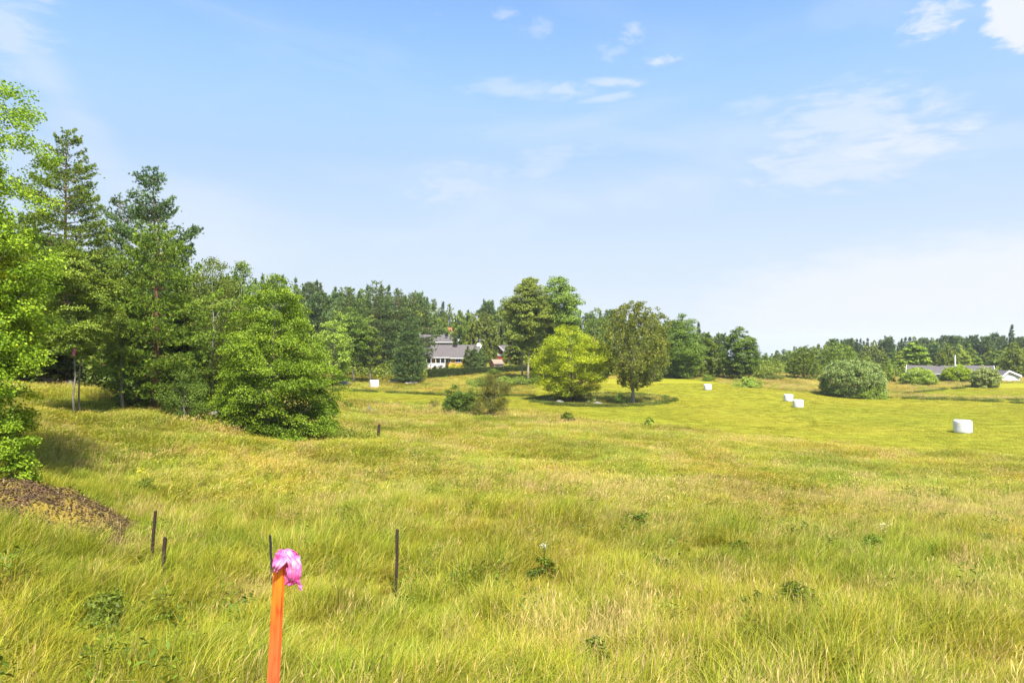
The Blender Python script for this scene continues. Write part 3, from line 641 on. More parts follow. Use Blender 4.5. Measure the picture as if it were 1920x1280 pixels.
def window(parent, x, y, z, w, h, cols=2, rows=1, ry=0):
    """faces local -Y; (x, y) is the wall face"""
    f = MB(); t = .1
    for sx in (-1, 1): f.box((x + sx * (w / 2 + t / 2), y - .03, z), (t, .10, h + 2 * t))
    for sz in (-1, 1): f.box((x, y - .03, z + sz * (h / 2 + t / 2)), (w, .098, t))
    for i in range(1, cols): f.box((x - w / 2 + w * i / cols, y - .035, z), (.07, .06, h))
    for i in range(1, rows): f.box((x, y - .034, z - h / 2 + h * i / rows), (w, .05, .05))
    fr = obj('window', f.mesh('window'), WHITE, parent)
    p = MB(); p.box((x, y + .0, z), (w, .04, h)); obj('pane', p.mesh('pane'), GLASS, fr)
    return fr
def gable_house(name, loc, rz, L_, D_, wall, rise, wallm, roofm, label, cat='house', over=.4, group=None, ridge_off=0.0, plinth=.0, barge=WHITE):
    """ridge runs along local X; front faces local -Y"""
    root = empty(name, loc, rz); m = MB(); x, y = L_ / 2, D_ / 2
    V = [(-x,-y,-1),(x,-y,-1),(x,y,-1),(-x,y,-1),(-x,-y,wall),(x,-y,wall),(x,y,wall),(-x,y,wall),(-x,ridge_off,wall+rise),(x,ridge_off,wall+rise)]
    m.add(V, [(0,1,5,4),(2,3,7,6),(1,2,6,9,5),(3,0,4,8,7),(4,5,9,8),(6,7,8,9)])
    obj('wall', m.mesh('wall'), wallm, root)
    r = MB(); t = .16; xo = x + over
    for s in (-1, 1):
        sl = rise / abs(s * y - ridge_off); e = s * (y + over); ze = wall - sl * over
        V = [(-xo, e, ze + .02), (xo, e, ze + .02), (xo, ridge_off, wall + rise + .02), (-xo, ridge_off, wall + rise + .02)]
        V += [(a, b, c + t) for a, b, c in V]
        F = [(0,1,2,3),(7,6,5,4),(0,4,5,1),(1,5,6,2),(2,6,7,3),(3,7,4,0)]
        if s > 0: F = [f[::-1] for f in F]
        r.add(V, F)
    rf = obj('roof', r.mesh('roof'), roofm, root)
    for sx in (-1, 1):
        for s in (-1, 1):
            b = MB(); sl = rise / abs(s * y - ridge_off); e = s * (y + over + .05); ze = wall - sl * over - .1
            X0, X1 = sx * (xo + .01), sx * (xo + .09)
            V = [(X0, e, ze - .05), (X0, ridge_off, wall + rise - .1), (X0, ridge_off, wall + rise + .25), (X0, e, ze + .35)]
            V += [(X1, q[1], q[2]) for q in V]; b.add(V, [(0,1,2,3),(7,6,5,4),(0,4,5,1),(1,5,6,2),(2,6,7,3),(3,7,4,0)]); obj('bargeboard', b.mesh('bargeboard'), barge, root)
    for s in (-1, 1):
        b = MB(); sl = rise / abs(s * y - ridge_off); b.box((0, s * (y + over + .06), wall - sl * over + .05), (2 * xo, .08, .17)); obj('fascia', b.mesh('fascia'), barge, root)
    for sx in (-1, 1):
        for sy in (-1, 1): c = MB(); c.box((sx * (x + .01), sy * (y + .01), wall / 2 - .3), (.16, .16, wall + .35)); obj('corner_board', c.mesh('corner_board'), barge, root)
    return tag(root, label, cat, group)
def chimney(parent, x, y, z, w, h, m=BLACKM, name='chimney'):
    b = MB(); b.box((x, y, z), (w, w, h)); b.box((x, y, z + h / 2 + .05), (w * 1.25, w * 1.25, .1)); return obj(name, b.mesh(name), m, parent)
def pipe(parent, x, y, z, r, h, m=BLACKM, name='vent_pipe'):
    b = MB(); b.tube([(x, y, z), (x, y, z + h)], [r, r], 8); b.tube([(x, y, z + h), (x, y, z + h + .12)], [r * 1.6, r * 1.3], 8); return obj(name, b.mesh(name), m, parent)
def dish(parent, x, y, z, r, m, rz=0):
    b = MB(); k = 12
    V = [(x, y + .1, z)]; F = []
    for i in range(k): a = i * 6.283 / k; V.append((x + r * math.cos(a), y, z + r * math.sin(a)))
    for i in range(k): a = i * 6.283 / k; V.append((x + r * math.cos(a), y + .03, z + r * math.sin(a)))
    V.append((x, y + .14, z))
    for i in range(k):
        j = (i + 1) % k; F += [(0, 1 + j, 1 + i), (1 + i, 1 + j, 1 + k + j, 1 + k + i), (1 + 2 * k, 1 + k + i, 1 + k + j)]
    b.add(V, F); b.tube([(x, y + .1, z), (x, y + .15, z - r * 1.6)], [.03, .03], 5)
    b.tube([(x, y, z - r), (x, y - .4, z)], [.015, .015], 4)
    return obj('satellite_dish', b.mesh('satellite_dish'), m, parent)
def zat(py, Y): return CAMZ - (py - 640) / FPX * Y

def build_houses():
    # yellow and white bungalow
    Y = 150; x, _, z = at(846, Y); zf = zat(690.5, Y)
    h = gable_house('yellow_bungalow', (x, Y, zf), R(-6), 12.4, 7.5, 2.55, 2.45, YELLOW, ROOF, 'low yellow bungalow with white veranda and grey gabled roof behind the hedge')
    yf = -3.75
    for wx, ww in ((-2.15, 1.05), (-1.0, 1.15), (.15, 1.15)): window(h, wx, yf - .01, 1.98, ww - .25, 1.0, 2, 2)
    window(h, 2.25, yf - .01, 1.98, 1.0, 1.0, 2, 2); window(h, 5.2, yf - .01, 1.9, 1.0, 1.0, 2, 2); window(h, -4.6, yf - .01, 1.9, 1.6, 1.2, 2, 1)
    for wy in (-1.2, 1.2):
        b = MB(); b.box((6.22, wy, 1.5), (.08, 1.1, 1.2)); f = obj('window', b.mesh('window'), WHITE, h); b = MB(); b.box((6.25, wy, 1.5), (.06, .8, .9)); obj('pane', b.mesh('pane'), GLASS, f)
    b = MB(); b.box((-3.0, yf - .9, .8), (5.2, .06, .9)); b.box((-3.0, yf - .9, 1.3), (5.3, .12, .08)); obj('veranda_rail', b.mesh('veranda_rail'), WHITE, h)
    for k in range(6):
        b = MB(); b.box((-5.4 + k * 1.0, yf - 1.0, 1.3), (.12, .12, 2.3)); obj('veranda_post', b.mesh('veranda_post'), WHITE, h)
    b = MB(); b.box((-2.6, yf - .55, 2.47), (6.4, 1.3, .12)); obj('veranda_roof', b.mesh('veranda_roof'), WHITE, h)
    b = MB(); b.box((3.85, yf - .03, 1.05), (.95, .06, 2.05)); d = obj('door', b.mesh('door'), WHITE, h)
    b = MB(); b.box((4.2, yf - .08, 1.0), (.05, .05, .14)); obj('handle', b.mesh('handle'), BLACKM, d)
    b = MB(); b.box((0, yf - .02, -.3), (12.5, .08, .9)); obj('plinth', b.mesh('plinth'), WHITE, h)
    chimney(h, 1.0, -.4, 5.0, .8, 1.1); pipe(h, -3.6, -.5, 4.6, .12, .5)
    m = MB(); m.tube([(6.3, 0, 4.5), (6.3, 0, 6.6)], [.04, .03], 6)
    m.tube([(5.2, 0, 6.2), (7.4, 0, 6.2)], [.03, .03], 4)
    for q in range(7): m.tube([(5.3 + q * .33, -.35, 6.2), (5.3 + q * .33, .35, 6.2)], [.02, .02], 4)
    obj('antenna', m.mesh('antenna'), METAL, h); dish(h, 6.2, -.4, 5.2, .5, WHITE)
    # dark house behind
    Y = 178; x, _, z = at(822, Y); zf = zat(660, Y)
    h = gable_house('dark_house', (x, Y, zf), R(-3), 10.6, 8, 2.7, 1.7, DARKW, ROOF, 'dark house with a row of white framed windows and grey roof above the bungalow', over=.45)
    for k in range(5): window(h, -3.6 + k * 1.7, -4.01, 1.75, 1.15, .8, 2, 1)
    chimney(h, 2.4, -.6, 4.7, .6, .8); dish(h, 2.5, -2.6, 4.3, .45, BLACKM)
    # red house high behind
    Y = 205; x, _, z = at(828, Y); zf = zat(636, Y)
    h = gable_house('red_house', (x, Y, zf), R(4), 9.5, 7, 1.9, 1.4, REDP, ROOFR, 'red walled house with a tiled roof half hidden at the top of the slope')
    for k in range(3): window(h, -2.8 + k * 2.6, -3.51, 1.1, .9, .8, 2, 1)
    chimney(h, 3.9, 0, 3.4, .7, 1.0, WHITE)
    # red cottage
    Y = 172; x, _, z = at(947, Y); zf = zat(668.5, Y)
    h = gable_house('red_cottage', (x, Y, zf), R(50), 4.2, 3.0, 1.55, 1.2, REDP, ROOF, 'small red cottage with white lower wall seen between birch trunks')
    b = MB(); b.box((0, -1.62, .5), (4.26, .06, .55)); b.box((-2.12, 0, .5), (.06, 3.2, .55)); obj('lower_wall', b.mesh('lower_wall'), WHITE, h)
    b = MB(); b.box((-2.13, 0, 1.5), (.06, .9, .7)); f = obj('window', b.mesh('window'), WHITE, h); b = MB(); b.box((-2.16, 0, 1.5), (.04, .66, .46)); obj('pane', b.mesh('pane'), GLASS, f)
    # greenhouse-like shed
    Y = 152; x, _, z = at(931, Y); zf = zat(690, Y)
    h = gable_house('garden_shed', (x, Y, zf), R(28), 2.2, 2.0, 1.0, .8, WOODG, WOODG, 'small weathered grey garden shed right of the bungalow', 'shed', over=.12, barge=WOODG)
    b = MB(); b.box((-.2, -1.12, .5), (.7, .05, 1.2)); obj('door', b.mesh('door'), DARKW, h)
    # right hand buildings
    Y = 150; x, _, z = at(1747, Y); zf = zat(713, Y)
    h = gable_house('grey_bungalow', (x, Y, zf), R(-32), 8.6, 6.0, 1.75, 1.35, GREYW, ROOF, 'pale grey bungalow with black chimney between the first two round bushes', over=.45)
    window(h, 2.6, -3.01, .95, 1.0, .8, 2, 1); window(h, -1.5, -3.01, .95, 1.2, .8, 3, 1)
    b = MB(); b.box((4.32, -.6, .8), (.06, 1.3, .9)); f = obj('window', b.mesh('window'), WHITE, h); b = MB(); b.box((4.35, -.6, .8), (.04, 1.0, .65)); obj('pane', b.mesh('pane'), GLASS, f)
    chimney(h, 1.4, 0, 3.2, .5, .8)
    Y = 156; x, _, z = at(1828, Y); zf = zat(711, Y)
    h = gable_house('grey_annex', (x, Y, zf), R(-30), 6.2, 5.6, 1.75, 1.25, GREYW, ROOF, 'grey roofed annex with white bargeboards behind the middle round bush', over=.4)
    window(h, 0, -2.81, .95, 1.0, .8, 2, 1)
    Y = 145; x, _, z = at(1876, Y); zf = zat(714, Y)
    h = gable_house('garage', (x, Y, zf), R(-78), 4.6, 4.3, 1.15, 1.0, GREYW, ROOF, 'small pale garage with white door at the right of the bushes', 'garage', over=.3, ridge_off=-.7)
    b = MB(); b.box((2.33, .1, .35), (.06, 2.0, 1.5)); d = obj('garage_door', b.mesh('garage_door'), WHITE, h)
    b = MB()
    for q in range(3): b.box((2.37, .1, -.1 + q * .4), (.03, 1.9, .03))
    obj('door_rib', b.mesh('door_rib'), GREYW, d)
    x, y, z = at(1791, 148); m = MB(); m.tube([(0, 0, 0), (0, 0, H_for(1791, 666, 148))], [.14, .08], 8); m.tube([(0, 0, H_for(1791, 666, 148)), (0, 0, H_for(1791, 666, 148) + .12)], [.14, .02], 8)
    tag(obj('flagpole', m.mesh('flagpole', True), WHITE, None, (x, y, z)), 'tall white flagpole rising behind the middle round bush', 'flagpole')
build_houses()

# ------------------------------------------------------------------ bales, posts, stake, ribbons, rocks
def build_bales():
    k = 40; pr = [(0, 0.0), (.30, 0), (.60, .01), (.69, .03), (.735, .09), (.75, .2), (.757, .4), (.76, .62), (.757, .85), (.75, 1.02), (.73, 1.12), (.68, 1.175), (.6, 1.19), (.3, 1.20), (.0, 1.20)]
    V = []; g = np.random.default_rng(5)
    for i, (r, z) in enumerate(pr):
        for j in range(k):
            a = j * 6.283185 / k; rr = max(r, .002) * (1 + .012 * math.sin(5 * a + z * 3) + g.normal() * .004); V.append((rr * math.cos(a), rr * math.sin(a), z + (.012 * math.sin(3 * a + r * 9) if z > 1 else 0)))
    F = [(i * k + j, i * k + (j + 1) % k, (i + 1) * k + (j + 1) % k, (i + 1) * k + j) for i in range(len(pr) - 1) for j in range(k)]
    me = mesh('bale', np.array(V), F, smooth=True)
    m, N, L = new_mat('bale_wrap'); o = N.new('ShaderNodeOutputMaterial'); b = N.new('ShaderNodeBsdfPrincipled'); tc = N.new('ShaderNodeTexCoord')
    mp = N.new('ShaderNodeMapping'); mp.inputs['Scale'].default_value = (.6, .6, 14)
    n = N.new('ShaderNodeTexNoise'); n.inputs['Scale'].default_value = 1.6; n.inputs['Detail'].default_value = 5; L.new(tc.outputs['Object'], mp.inputs[0]); L.new(mp.outputs[0], n.inputs['Vector'])
    r = ramp_node(N, [(.3, (.50,.485,.50)), (.65, (.70,.69,.705))]); L.new(n.outputs['Fac'], r.inputs[0]); L.new(r.outputs[0], b.inputs['Base Color']); b.inputs['Roughness'].default_value = .35
    bp = N.new('ShaderNodeBump'); bp.inputs['Strength'].default_value = .8; bp.inputs['Distance'].default_value = .05; L.new(n.outputs['Fac'], bp.inputs['Height']); L.new(bp.outputs[0], b.inputs['Normal'])
    L.new(b.outputs[0], o.inputs[0])
    tail = MB(); tail.box((.765, .1, .5), (.012, .05, .3)); tm = tail.mesh('wrap_tail')
    for (px, py, w, lab, lean) in ((702, 726, 18, 'white wrapped bale alone on the left strip in front of the pine', .02), (1327, 731, 14.5, 'white wrapped bale highest on the slope beneath the round tree', -.04),
                             (1478, 752, 17, 'left and further of the two white bales that stand close together', .03), (1496.5, 763.5, 19, 'right and nearer of the two white bales that stand close together', -.02),
                             (1805, 811, 31, 'largest and nearest white wrapped bale at far right of the field', .01)):
        x, y, z = on(px, py, 50, 130); s = w / FPX * y / 1.52
        root = obj('wrapped_bale', me, m, None, (x, y, z - .03), (lean, lean * .6, px)); root.scale = (s, s, s)
        tag(root, lab, 'bale', 'white wrapped hay bales on the field'); obj('wrap_tail', tm, m, root)
build_bales()
WOODB = mat_noise('weathered_wood', (.018,.011,.008), (.055,.032,.02), 12, .9, .5, stretch=(3, 3, .3))
def post(name, pxt, pyt, pxb, pyb, Y, w, d, m, label, group=None, chip=.02):
    xb = (pxb - 960) / FPX * Y; xt = (pxt - 960) / FPX * Y; zt = zat(pyt, Y); zb = gz(xb, Y)
    zvis = zat(pyb, Y); dx = (xt - xb) / max(.1, zt - zvis); Ht = zt - zb + .3
    mb = MB(); n = 8; g = np.random.default_rng(int(pxb)); P = []
    V = []
    for i in range(n + 1):
        t = i / n; z = t * Ht; cx = dx * (z - .3) + g.normal() * .003; s = 1 - .1 * t
        zz = z
        for (a, b) in ((-1, -1), (1, -1), (1, 1), (-1, 1)):
            V.append((cx + a * w / 2 * s + g.normal() * w * .03, b * d / 2 * s + g.normal() * d * .03, zz + (g.uniform(-chip, chip) if i == n else 0)))
    F = [(i * 4 + j, i * 4 + (j + 1) % 4, i * 4 + 4 + (j + 1) % 4, i * 4 + 4 + j) for i in range(n) for j in range(4)] + [(3, 2, 1, 0), (n * 4, n * 4 + 1, n * 4 + 2, n * 4 + 3)]
    mb.add(V, F); me = mb.mesh(name)
    o = obj(name, me, m, None, (xb, Y, zb - .3)); return tag(o, label, 'post', group)
gp = 'thin dark posts in the foreground grass'
post('fence_post', 290, 957, 283, 1036, 14.6, .055, .05, WOODB, 'thin dark leaning post nearest the mossy rock', gp)
post('fence_post', 310, 1007, 304, 1090, 13.6, .066, .055, WOODB, 'thicker dark brown post just right of the leaning one', gp)
post('fence_post', 507, 1003, 511, 1085, 13.8, .042, .04, BLACKM, 'slim black post half hidden behind the orange stake', gp)
post('fence_post', 744, 993, 743, 1080, 13.6, .06, .05, WOODB, 'straight black post alone right of the orange stake', gp)
post('fence_post', 438, 768, 437, 806, 37.0, .17, .14, WOODG, 'weathered grey-brown fence post in front of the big layered tree', None, .05)
post('broken_post', 711, 797, 708, 820, 39.5, .16, .14, WOODB, 'short broken dark post in the grass right of the layered tree', None, .09)
post('old_stump_post', 691, 759, 690, 766, 62, .16, .16, WOODG, 'tiny grey stump left of the brown patch beyond the broken post', None, .05)

def build_stake():
    Y = 3.8; W = .060; D = .032; HTS = zat(1056, Y) - gz((424 - 960) / FPX * Y, Y) + .35
    m, N, L = new_mat('orange_spray_paint'); o = N.new('ShaderNodeOutputMaterial'); b = N.new('ShaderNodeBsdfPrincipled'); tc = N.new('ShaderNodeTexCoord')
    sp = N.new('ShaderNodeSeparateXYZ'); L.new(tc.outputs['Object'], sp.inputs[0])
    n = N.new('ShaderNodeTexNoise'); n.inputs['Scale'].default_value = 6; n.inputs['Detail'].default_value = 5
    mp = N.new('ShaderNodeMapping'); mp.inputs['Scale'].default_value = (6, 6, .7); L.new(tc.outputs['Object'], mp.inputs[0]); L.new(mp.outputs[0], n.inputs['Vector'])
    ma = N.new('ShaderNodeMath'); ma.operation = 'MULTIPLY_ADD'; ma.inputs[1].default_value = .35; L.new(n.outputs['Fac'], ma.inputs[0]); L.new(sp.outputs[2], ma.inputs[2])
    r = ramp_node(N, [(.2, (.86,.115,.035)), (.5, (.88,.12,.022)), (.72, (.86,.13,.012)), (.95, (.82,.19,.006))])
    mr = N.new('ShaderNodeMapRange'); mr.inputs['From Min'].default_value = HTS - .62; mr.inputs['From Max'].default_value = HTS + .14; L.new(ma.outputs[0], mr.inputs['Value']); L.new(mr.outputs[0], r.inputs[0])
    # knots and bare grain
    n2 = N.new('ShaderNodeTexNoise'); n2.inputs['Scale'].default_value = 14; n2.inputs['Detail'].default_value = 6
    mp2 = N.new('ShaderNodeMapping'); mp2.inputs['Scale'].default_value = (3, 3, .5); L.new(tc.outputs['Object'], mp2.inputs[0]); L.new(mp2.outputs[0], n2.inputs['Vector'])
    r2 = ramp_node(N, [(.32, (.45,.38,.35)), (.44, (.92,.9,.88)), (.6, (1,1,1))]); L.new(n2.outputs['Fac'], r2.inputs[0])
    mm = N.new('ShaderNodeMix'); mm.data_type = 'RGBA'; mm.blend_type = 'MULTIPLY'; mm.inputs[0].default_value = 1; L.new(r.outputs[0], mm.inputs[6]); L.new(r2.outputs[0], mm.inputs[7])
    L.new(mm.outputs[2], b.inputs['Base Color']); b.inputs['Roughness'].default_value = .6
    bp = N.new('ShaderNodeBump'); bp.inputs['Strength'].default_value = .35; bp.inputs['Distance'].default_value = .004; L.new(n2.outputs['Fac'], bp.inputs['Height']); L.new(bp.outputs[0], b.inputs['Normal'])
    L.new(b.outputs[0], o.inputs[0])
    xt = (524 - 960) / FPX * Y; xb = (510 - 960) / FPX * Y; zt = zat(1056, Y); z1 = zat(1280, Y); sl = (xt - xb) / (zt - z1)
    x0 = xt; z0 = gz(x0 - .1, Y) - .35; Ht = zt - z0
    V = []; F = []; n_ = 26; g = np.random.default_rng(8)
    for i in range(n_ + 1):
        t = i / n_; z = t * Ht; cx = sl * (z - Ht); cr = .006 * math.sin(t * 9) + g.normal() * .0008
        on_ = t > .35; gd = .004 if on_ else .0002; gw = .0016 if on_ else .0003
        w = W / 2 * (1 + .01 * math.sin(t * 20))
        ring = [(-w, -D / 2 + .004), (-w + .004, -D / 2), (cr - gw, -D / 2), (cr, -D / 2 + gd), (cr + gw, -D / 2), (w - .004, -D / 2), (w, -D / 2 + .004), (w, D / 2), (-w, D / 2)]
        V += [(cx + a, b_, z) for a, b_ in ring]
    k = 9; F = [(i * k + j, i * k + (j + 1) % k, (i + 1) * k + (j + 1) % k, (i + 1) * k + j) for i in range(n_) for j in range(k)] + [tuple(range(k))[::-1], tuple(n_ * k + j for j in range(k))]
    ob = obj('survey_stake', mesh('survey_stake', np.array(V), F), m, None, (x0, Y, z0), (0, 0, R(-16)))
    tag(ob, 'tall cracked wooden stake sprayed bright orange in the foreground', 'stake')
    # crumpled plastic tied on top
    pm, N, L = new_mat('pink_plastic_film'); o = N.new('ShaderNodeOutputMaterial'); b = N.new('ShaderNodeBsdfPrincipled'); t = N.new('ShaderNodeBsdfTranslucent'); mx = N.new('ShaderNodeMixShader')
    tc = N.new('ShaderNodeTexCoord'); nn = N.new('ShaderNodeTexNoise'); nn.inputs['Scale'].default_value = 14; nn.inputs['Detail'].default_value = 4; L.new(tc.outputs['Object'], nn.inputs['Vector'])
    r = ramp_node(N, [(.35, (.70,.06,.30)), (.52, (.78,.20,.50)), (.66, (.84,.46,.68))]); L.new(nn.outputs['Fac'], r.inputs[0])
    L.new(r.outputs[0], b.inputs['Base Color']); L.new(r.outputs[0], t.inputs[0]); b.inputs['Roughness'].default_value = .3; mx.inputs[0].default_value = .45
    L.new(b.outputs[0], mx.inputs[1]); L.new(t.outputs[0], mx.inputs[2]); L.new(mx.outputs[0], o.inputs[0])
    g = np.random.default_rng(4); s = Y / FPX   # metres per photo pixel at the stake
    def sheet(rows, th=.0, seed=0):
        """rows: list of (xl, xr, z, ybulge) outlines in photo pixels; a folded film surface with pleats"""
        nu, nv = 34, 30; A = np.array(rows, float); tt = np.linspace(0, 1, len(A)); V = []
        for i in range(nv):
            v = i / (nv - 1); xl, xr, zz, bu = [np.interp(v, tt, A[:, q]) for q in range(4)]
            for j in range(nu):
                u = j / (nu - 1); px = xl + (xr - xl) * u
                pl = math.sin(u * 19 + 3 * v + seed) * .5 + math.sin(u * 43 + 5 * v + seed * 2) * .25
                nx = mnoise.noise(Vector((u * 5 + seed, v * 4, seed))); nz_ = mnoise.noise(Vector((u * 4, v * 6 + seed, 7)))
                yy = -bu * math.sin(math.pi * u) + pl * 2.6 + nx * 5
                V.append(((px - 524) * s + nx * .004, yy * s, -(zz - 1056) * s + nz_ * .008 + pl * .0015))
        F = [(i * nu + j, i * nu + j + 1, (i + 1) * nu + j + 1, (i + 1) * nu + j) for i in range(nv - 1) for j in range(nu - 1)]
        return V, F
    mb = MB()
    mb.add(*sheet([(530, 541, 1030, 2), (518, 556, 1036, 9), (514, 553, 1044, 14), (513, 546, 1054, 15), (514, 534, 1061, 14), (515, 529, 1066, 13)], seed=1))
    mb.add(*sheet([(528, 545, 1029, 4), (535, 560, 1041, 10), (537, 567, 1053, 12), (536, 567, 1066, 10), (537, 566, 1078, 8), (535, 562, 1088, 6), (534, 553, 1094, 4)], seed=5))
    V, F = sheet([(520, 545, 1032, -8), (515, 562, 1044, -12), (516, 565, 1058, -12), (530, 563, 1075, -8), (538, 560, 1090, -3)], seed=9); mb.add(np.array(V) + [0, .025, 0], F)
    mb.add(*sheet([(548, 563, 1078, 2), (555, 565, 1088, 2), (561, 567, 1096, 1), (563, 569, 1103, 1)], seed=3))
    me = mb.mesh('plastic_ribbon', True)
    md = obj('plastic_ribbon', me, pm, None, (xt, Y - .012, zt)); tag(md, 'crumpled bright pink plastic strip tied over the top of the orange stake', 'ribbon')
    so = md.modifiers.new('film', 'SOLIDIFY'); so.thickness = .0015
    # small ribbon on the young tree
    V, F = [], []
    for i in range(7):
        for j in range(4): V.append(((j / 3 - .5) * .10 + .02 * math.sin(i), .03 * math.sin(i * 1.3 + j), -i * .055))
    F = [(i * 4 + j, i * 4 + j + 1, i * 4 + 5 + j, i * 4 + 4 + j) for i in range(6) for j in range(3)]
    me = mesh('pink_ribbon', np.array(V), F); Yr = 31.6
    ob = obj('pink_ribbon', me, pm, None, ((139 - 960) / FPX * Yr, Yr, zat(653, Yr))); ob.modifiers.new('film', 'SOLIDIFY').thickness = .004
    tag(ob, 'small pink ribbon hanging on the slim trunk at the forest edge', 'ribbon')
build_stake()

def mat_rock(name, c1, c2, moss, mossamt=.5, scale=3):
    m, N, L = new_mat(name); o = N.new('ShaderNodeOutputMaterial'); b = N.new('ShaderNodeBsdfPrincipled'); tc = N.new('ShaderNodeTexCoord')
    def nz(s, d=7):
        n = N.new('ShaderNodeTexNoise'); n.inputs['Scale'].default_value = s; n.inputs['Detail'].default_value = d; n.inputs['Roughness'].default_value = .68; L.new(tc.outputs['Object'], n.inputs['Vector']); return n.outputs['Fac']
    r = ramp_node(N, [(.32, c1), (.66, c2)]); L.new(nz(scale * 3), r.inputs[0])
    rm = ramp_node(N, [(.3, tuple(v * .5 for v in moss)), (.7, moss)]); L.new(nz(scale * 9), rm.inputs[0])
    f = ramp_node(N, [(mossamt - .06, (0, 0, 0)), (mossamt + .06, (1, 1, 1))]); L.new(nz(scale), f.inputs[0])
    mx = N.new('ShaderNodeMix'); mx.data_type = 'RGBA'; L.new(f.outputs[0], mx.inputs[0]); L.new(r.outputs[0], mx.inputs[6]); L.new(rm.outputs[0], mx.inputs[7]); L.new(mx.outputs[2], b.inputs['Base Color'])
    b.inputs['Roughness'].default_value = .95; bp = N.new('ShaderNodeBump'); bp.inputs['Strength'].default_value = .8; bp.inputs['Distance'].default_value = .04; L.new(nz(scale * 6), bp.inputs['Height']); L.new(bp.outputs[0], b.inputs['Normal'])
    L.new(b.outputs[0], o.inputs[0]); return m
ROCK = mat_rock('lichen_granite', (.09,.082,.07), (.27,.25,.215), (.10,.12,.03), .60, 2.5)
ROCKM = mat_rock('mossy_outcrop', (.035,.018,.010), (.12,.06,.026), (.24,.165,.016), .50, 1.6)
def rock_mesh(name, seed, d, rough=.25, sub=4, freq=1.3, flatb=True):
    import bmesh
    bm = bmesh.new(); bmesh.ops.create_icosphere(bm, subdivisions=sub, radius=1.0); o = Vector((seed * 3.1, seed, 0))
    for v in bm.verts:
        p = v.co.copy(); k = 1 + rough * mnoise.noise(p * freq + o) * 1.6 + rough * .5 * mnoise.noise(p * freq * 2.7 + o) + rough * .22 * mnoise.noise(p * freq * 7 + o)
        c = p * k; c = Vector((math.copysign(abs(c.x) ** .85, c.x), math.copysign(abs(c.y) ** .85, c.y), math.copysign(abs(c.z) ** .85, c.z)))
        v.co = Vector((c.x * d[0] / 2, c.y * d[1] / 2, c.z * d[2]))
    me = bpy.data.meshes.new(name); bm.to_mesh(me); bm.free(); me.polygons.foreach_set('use_smooth', np.ones(len(me.polygons), bool)); return me
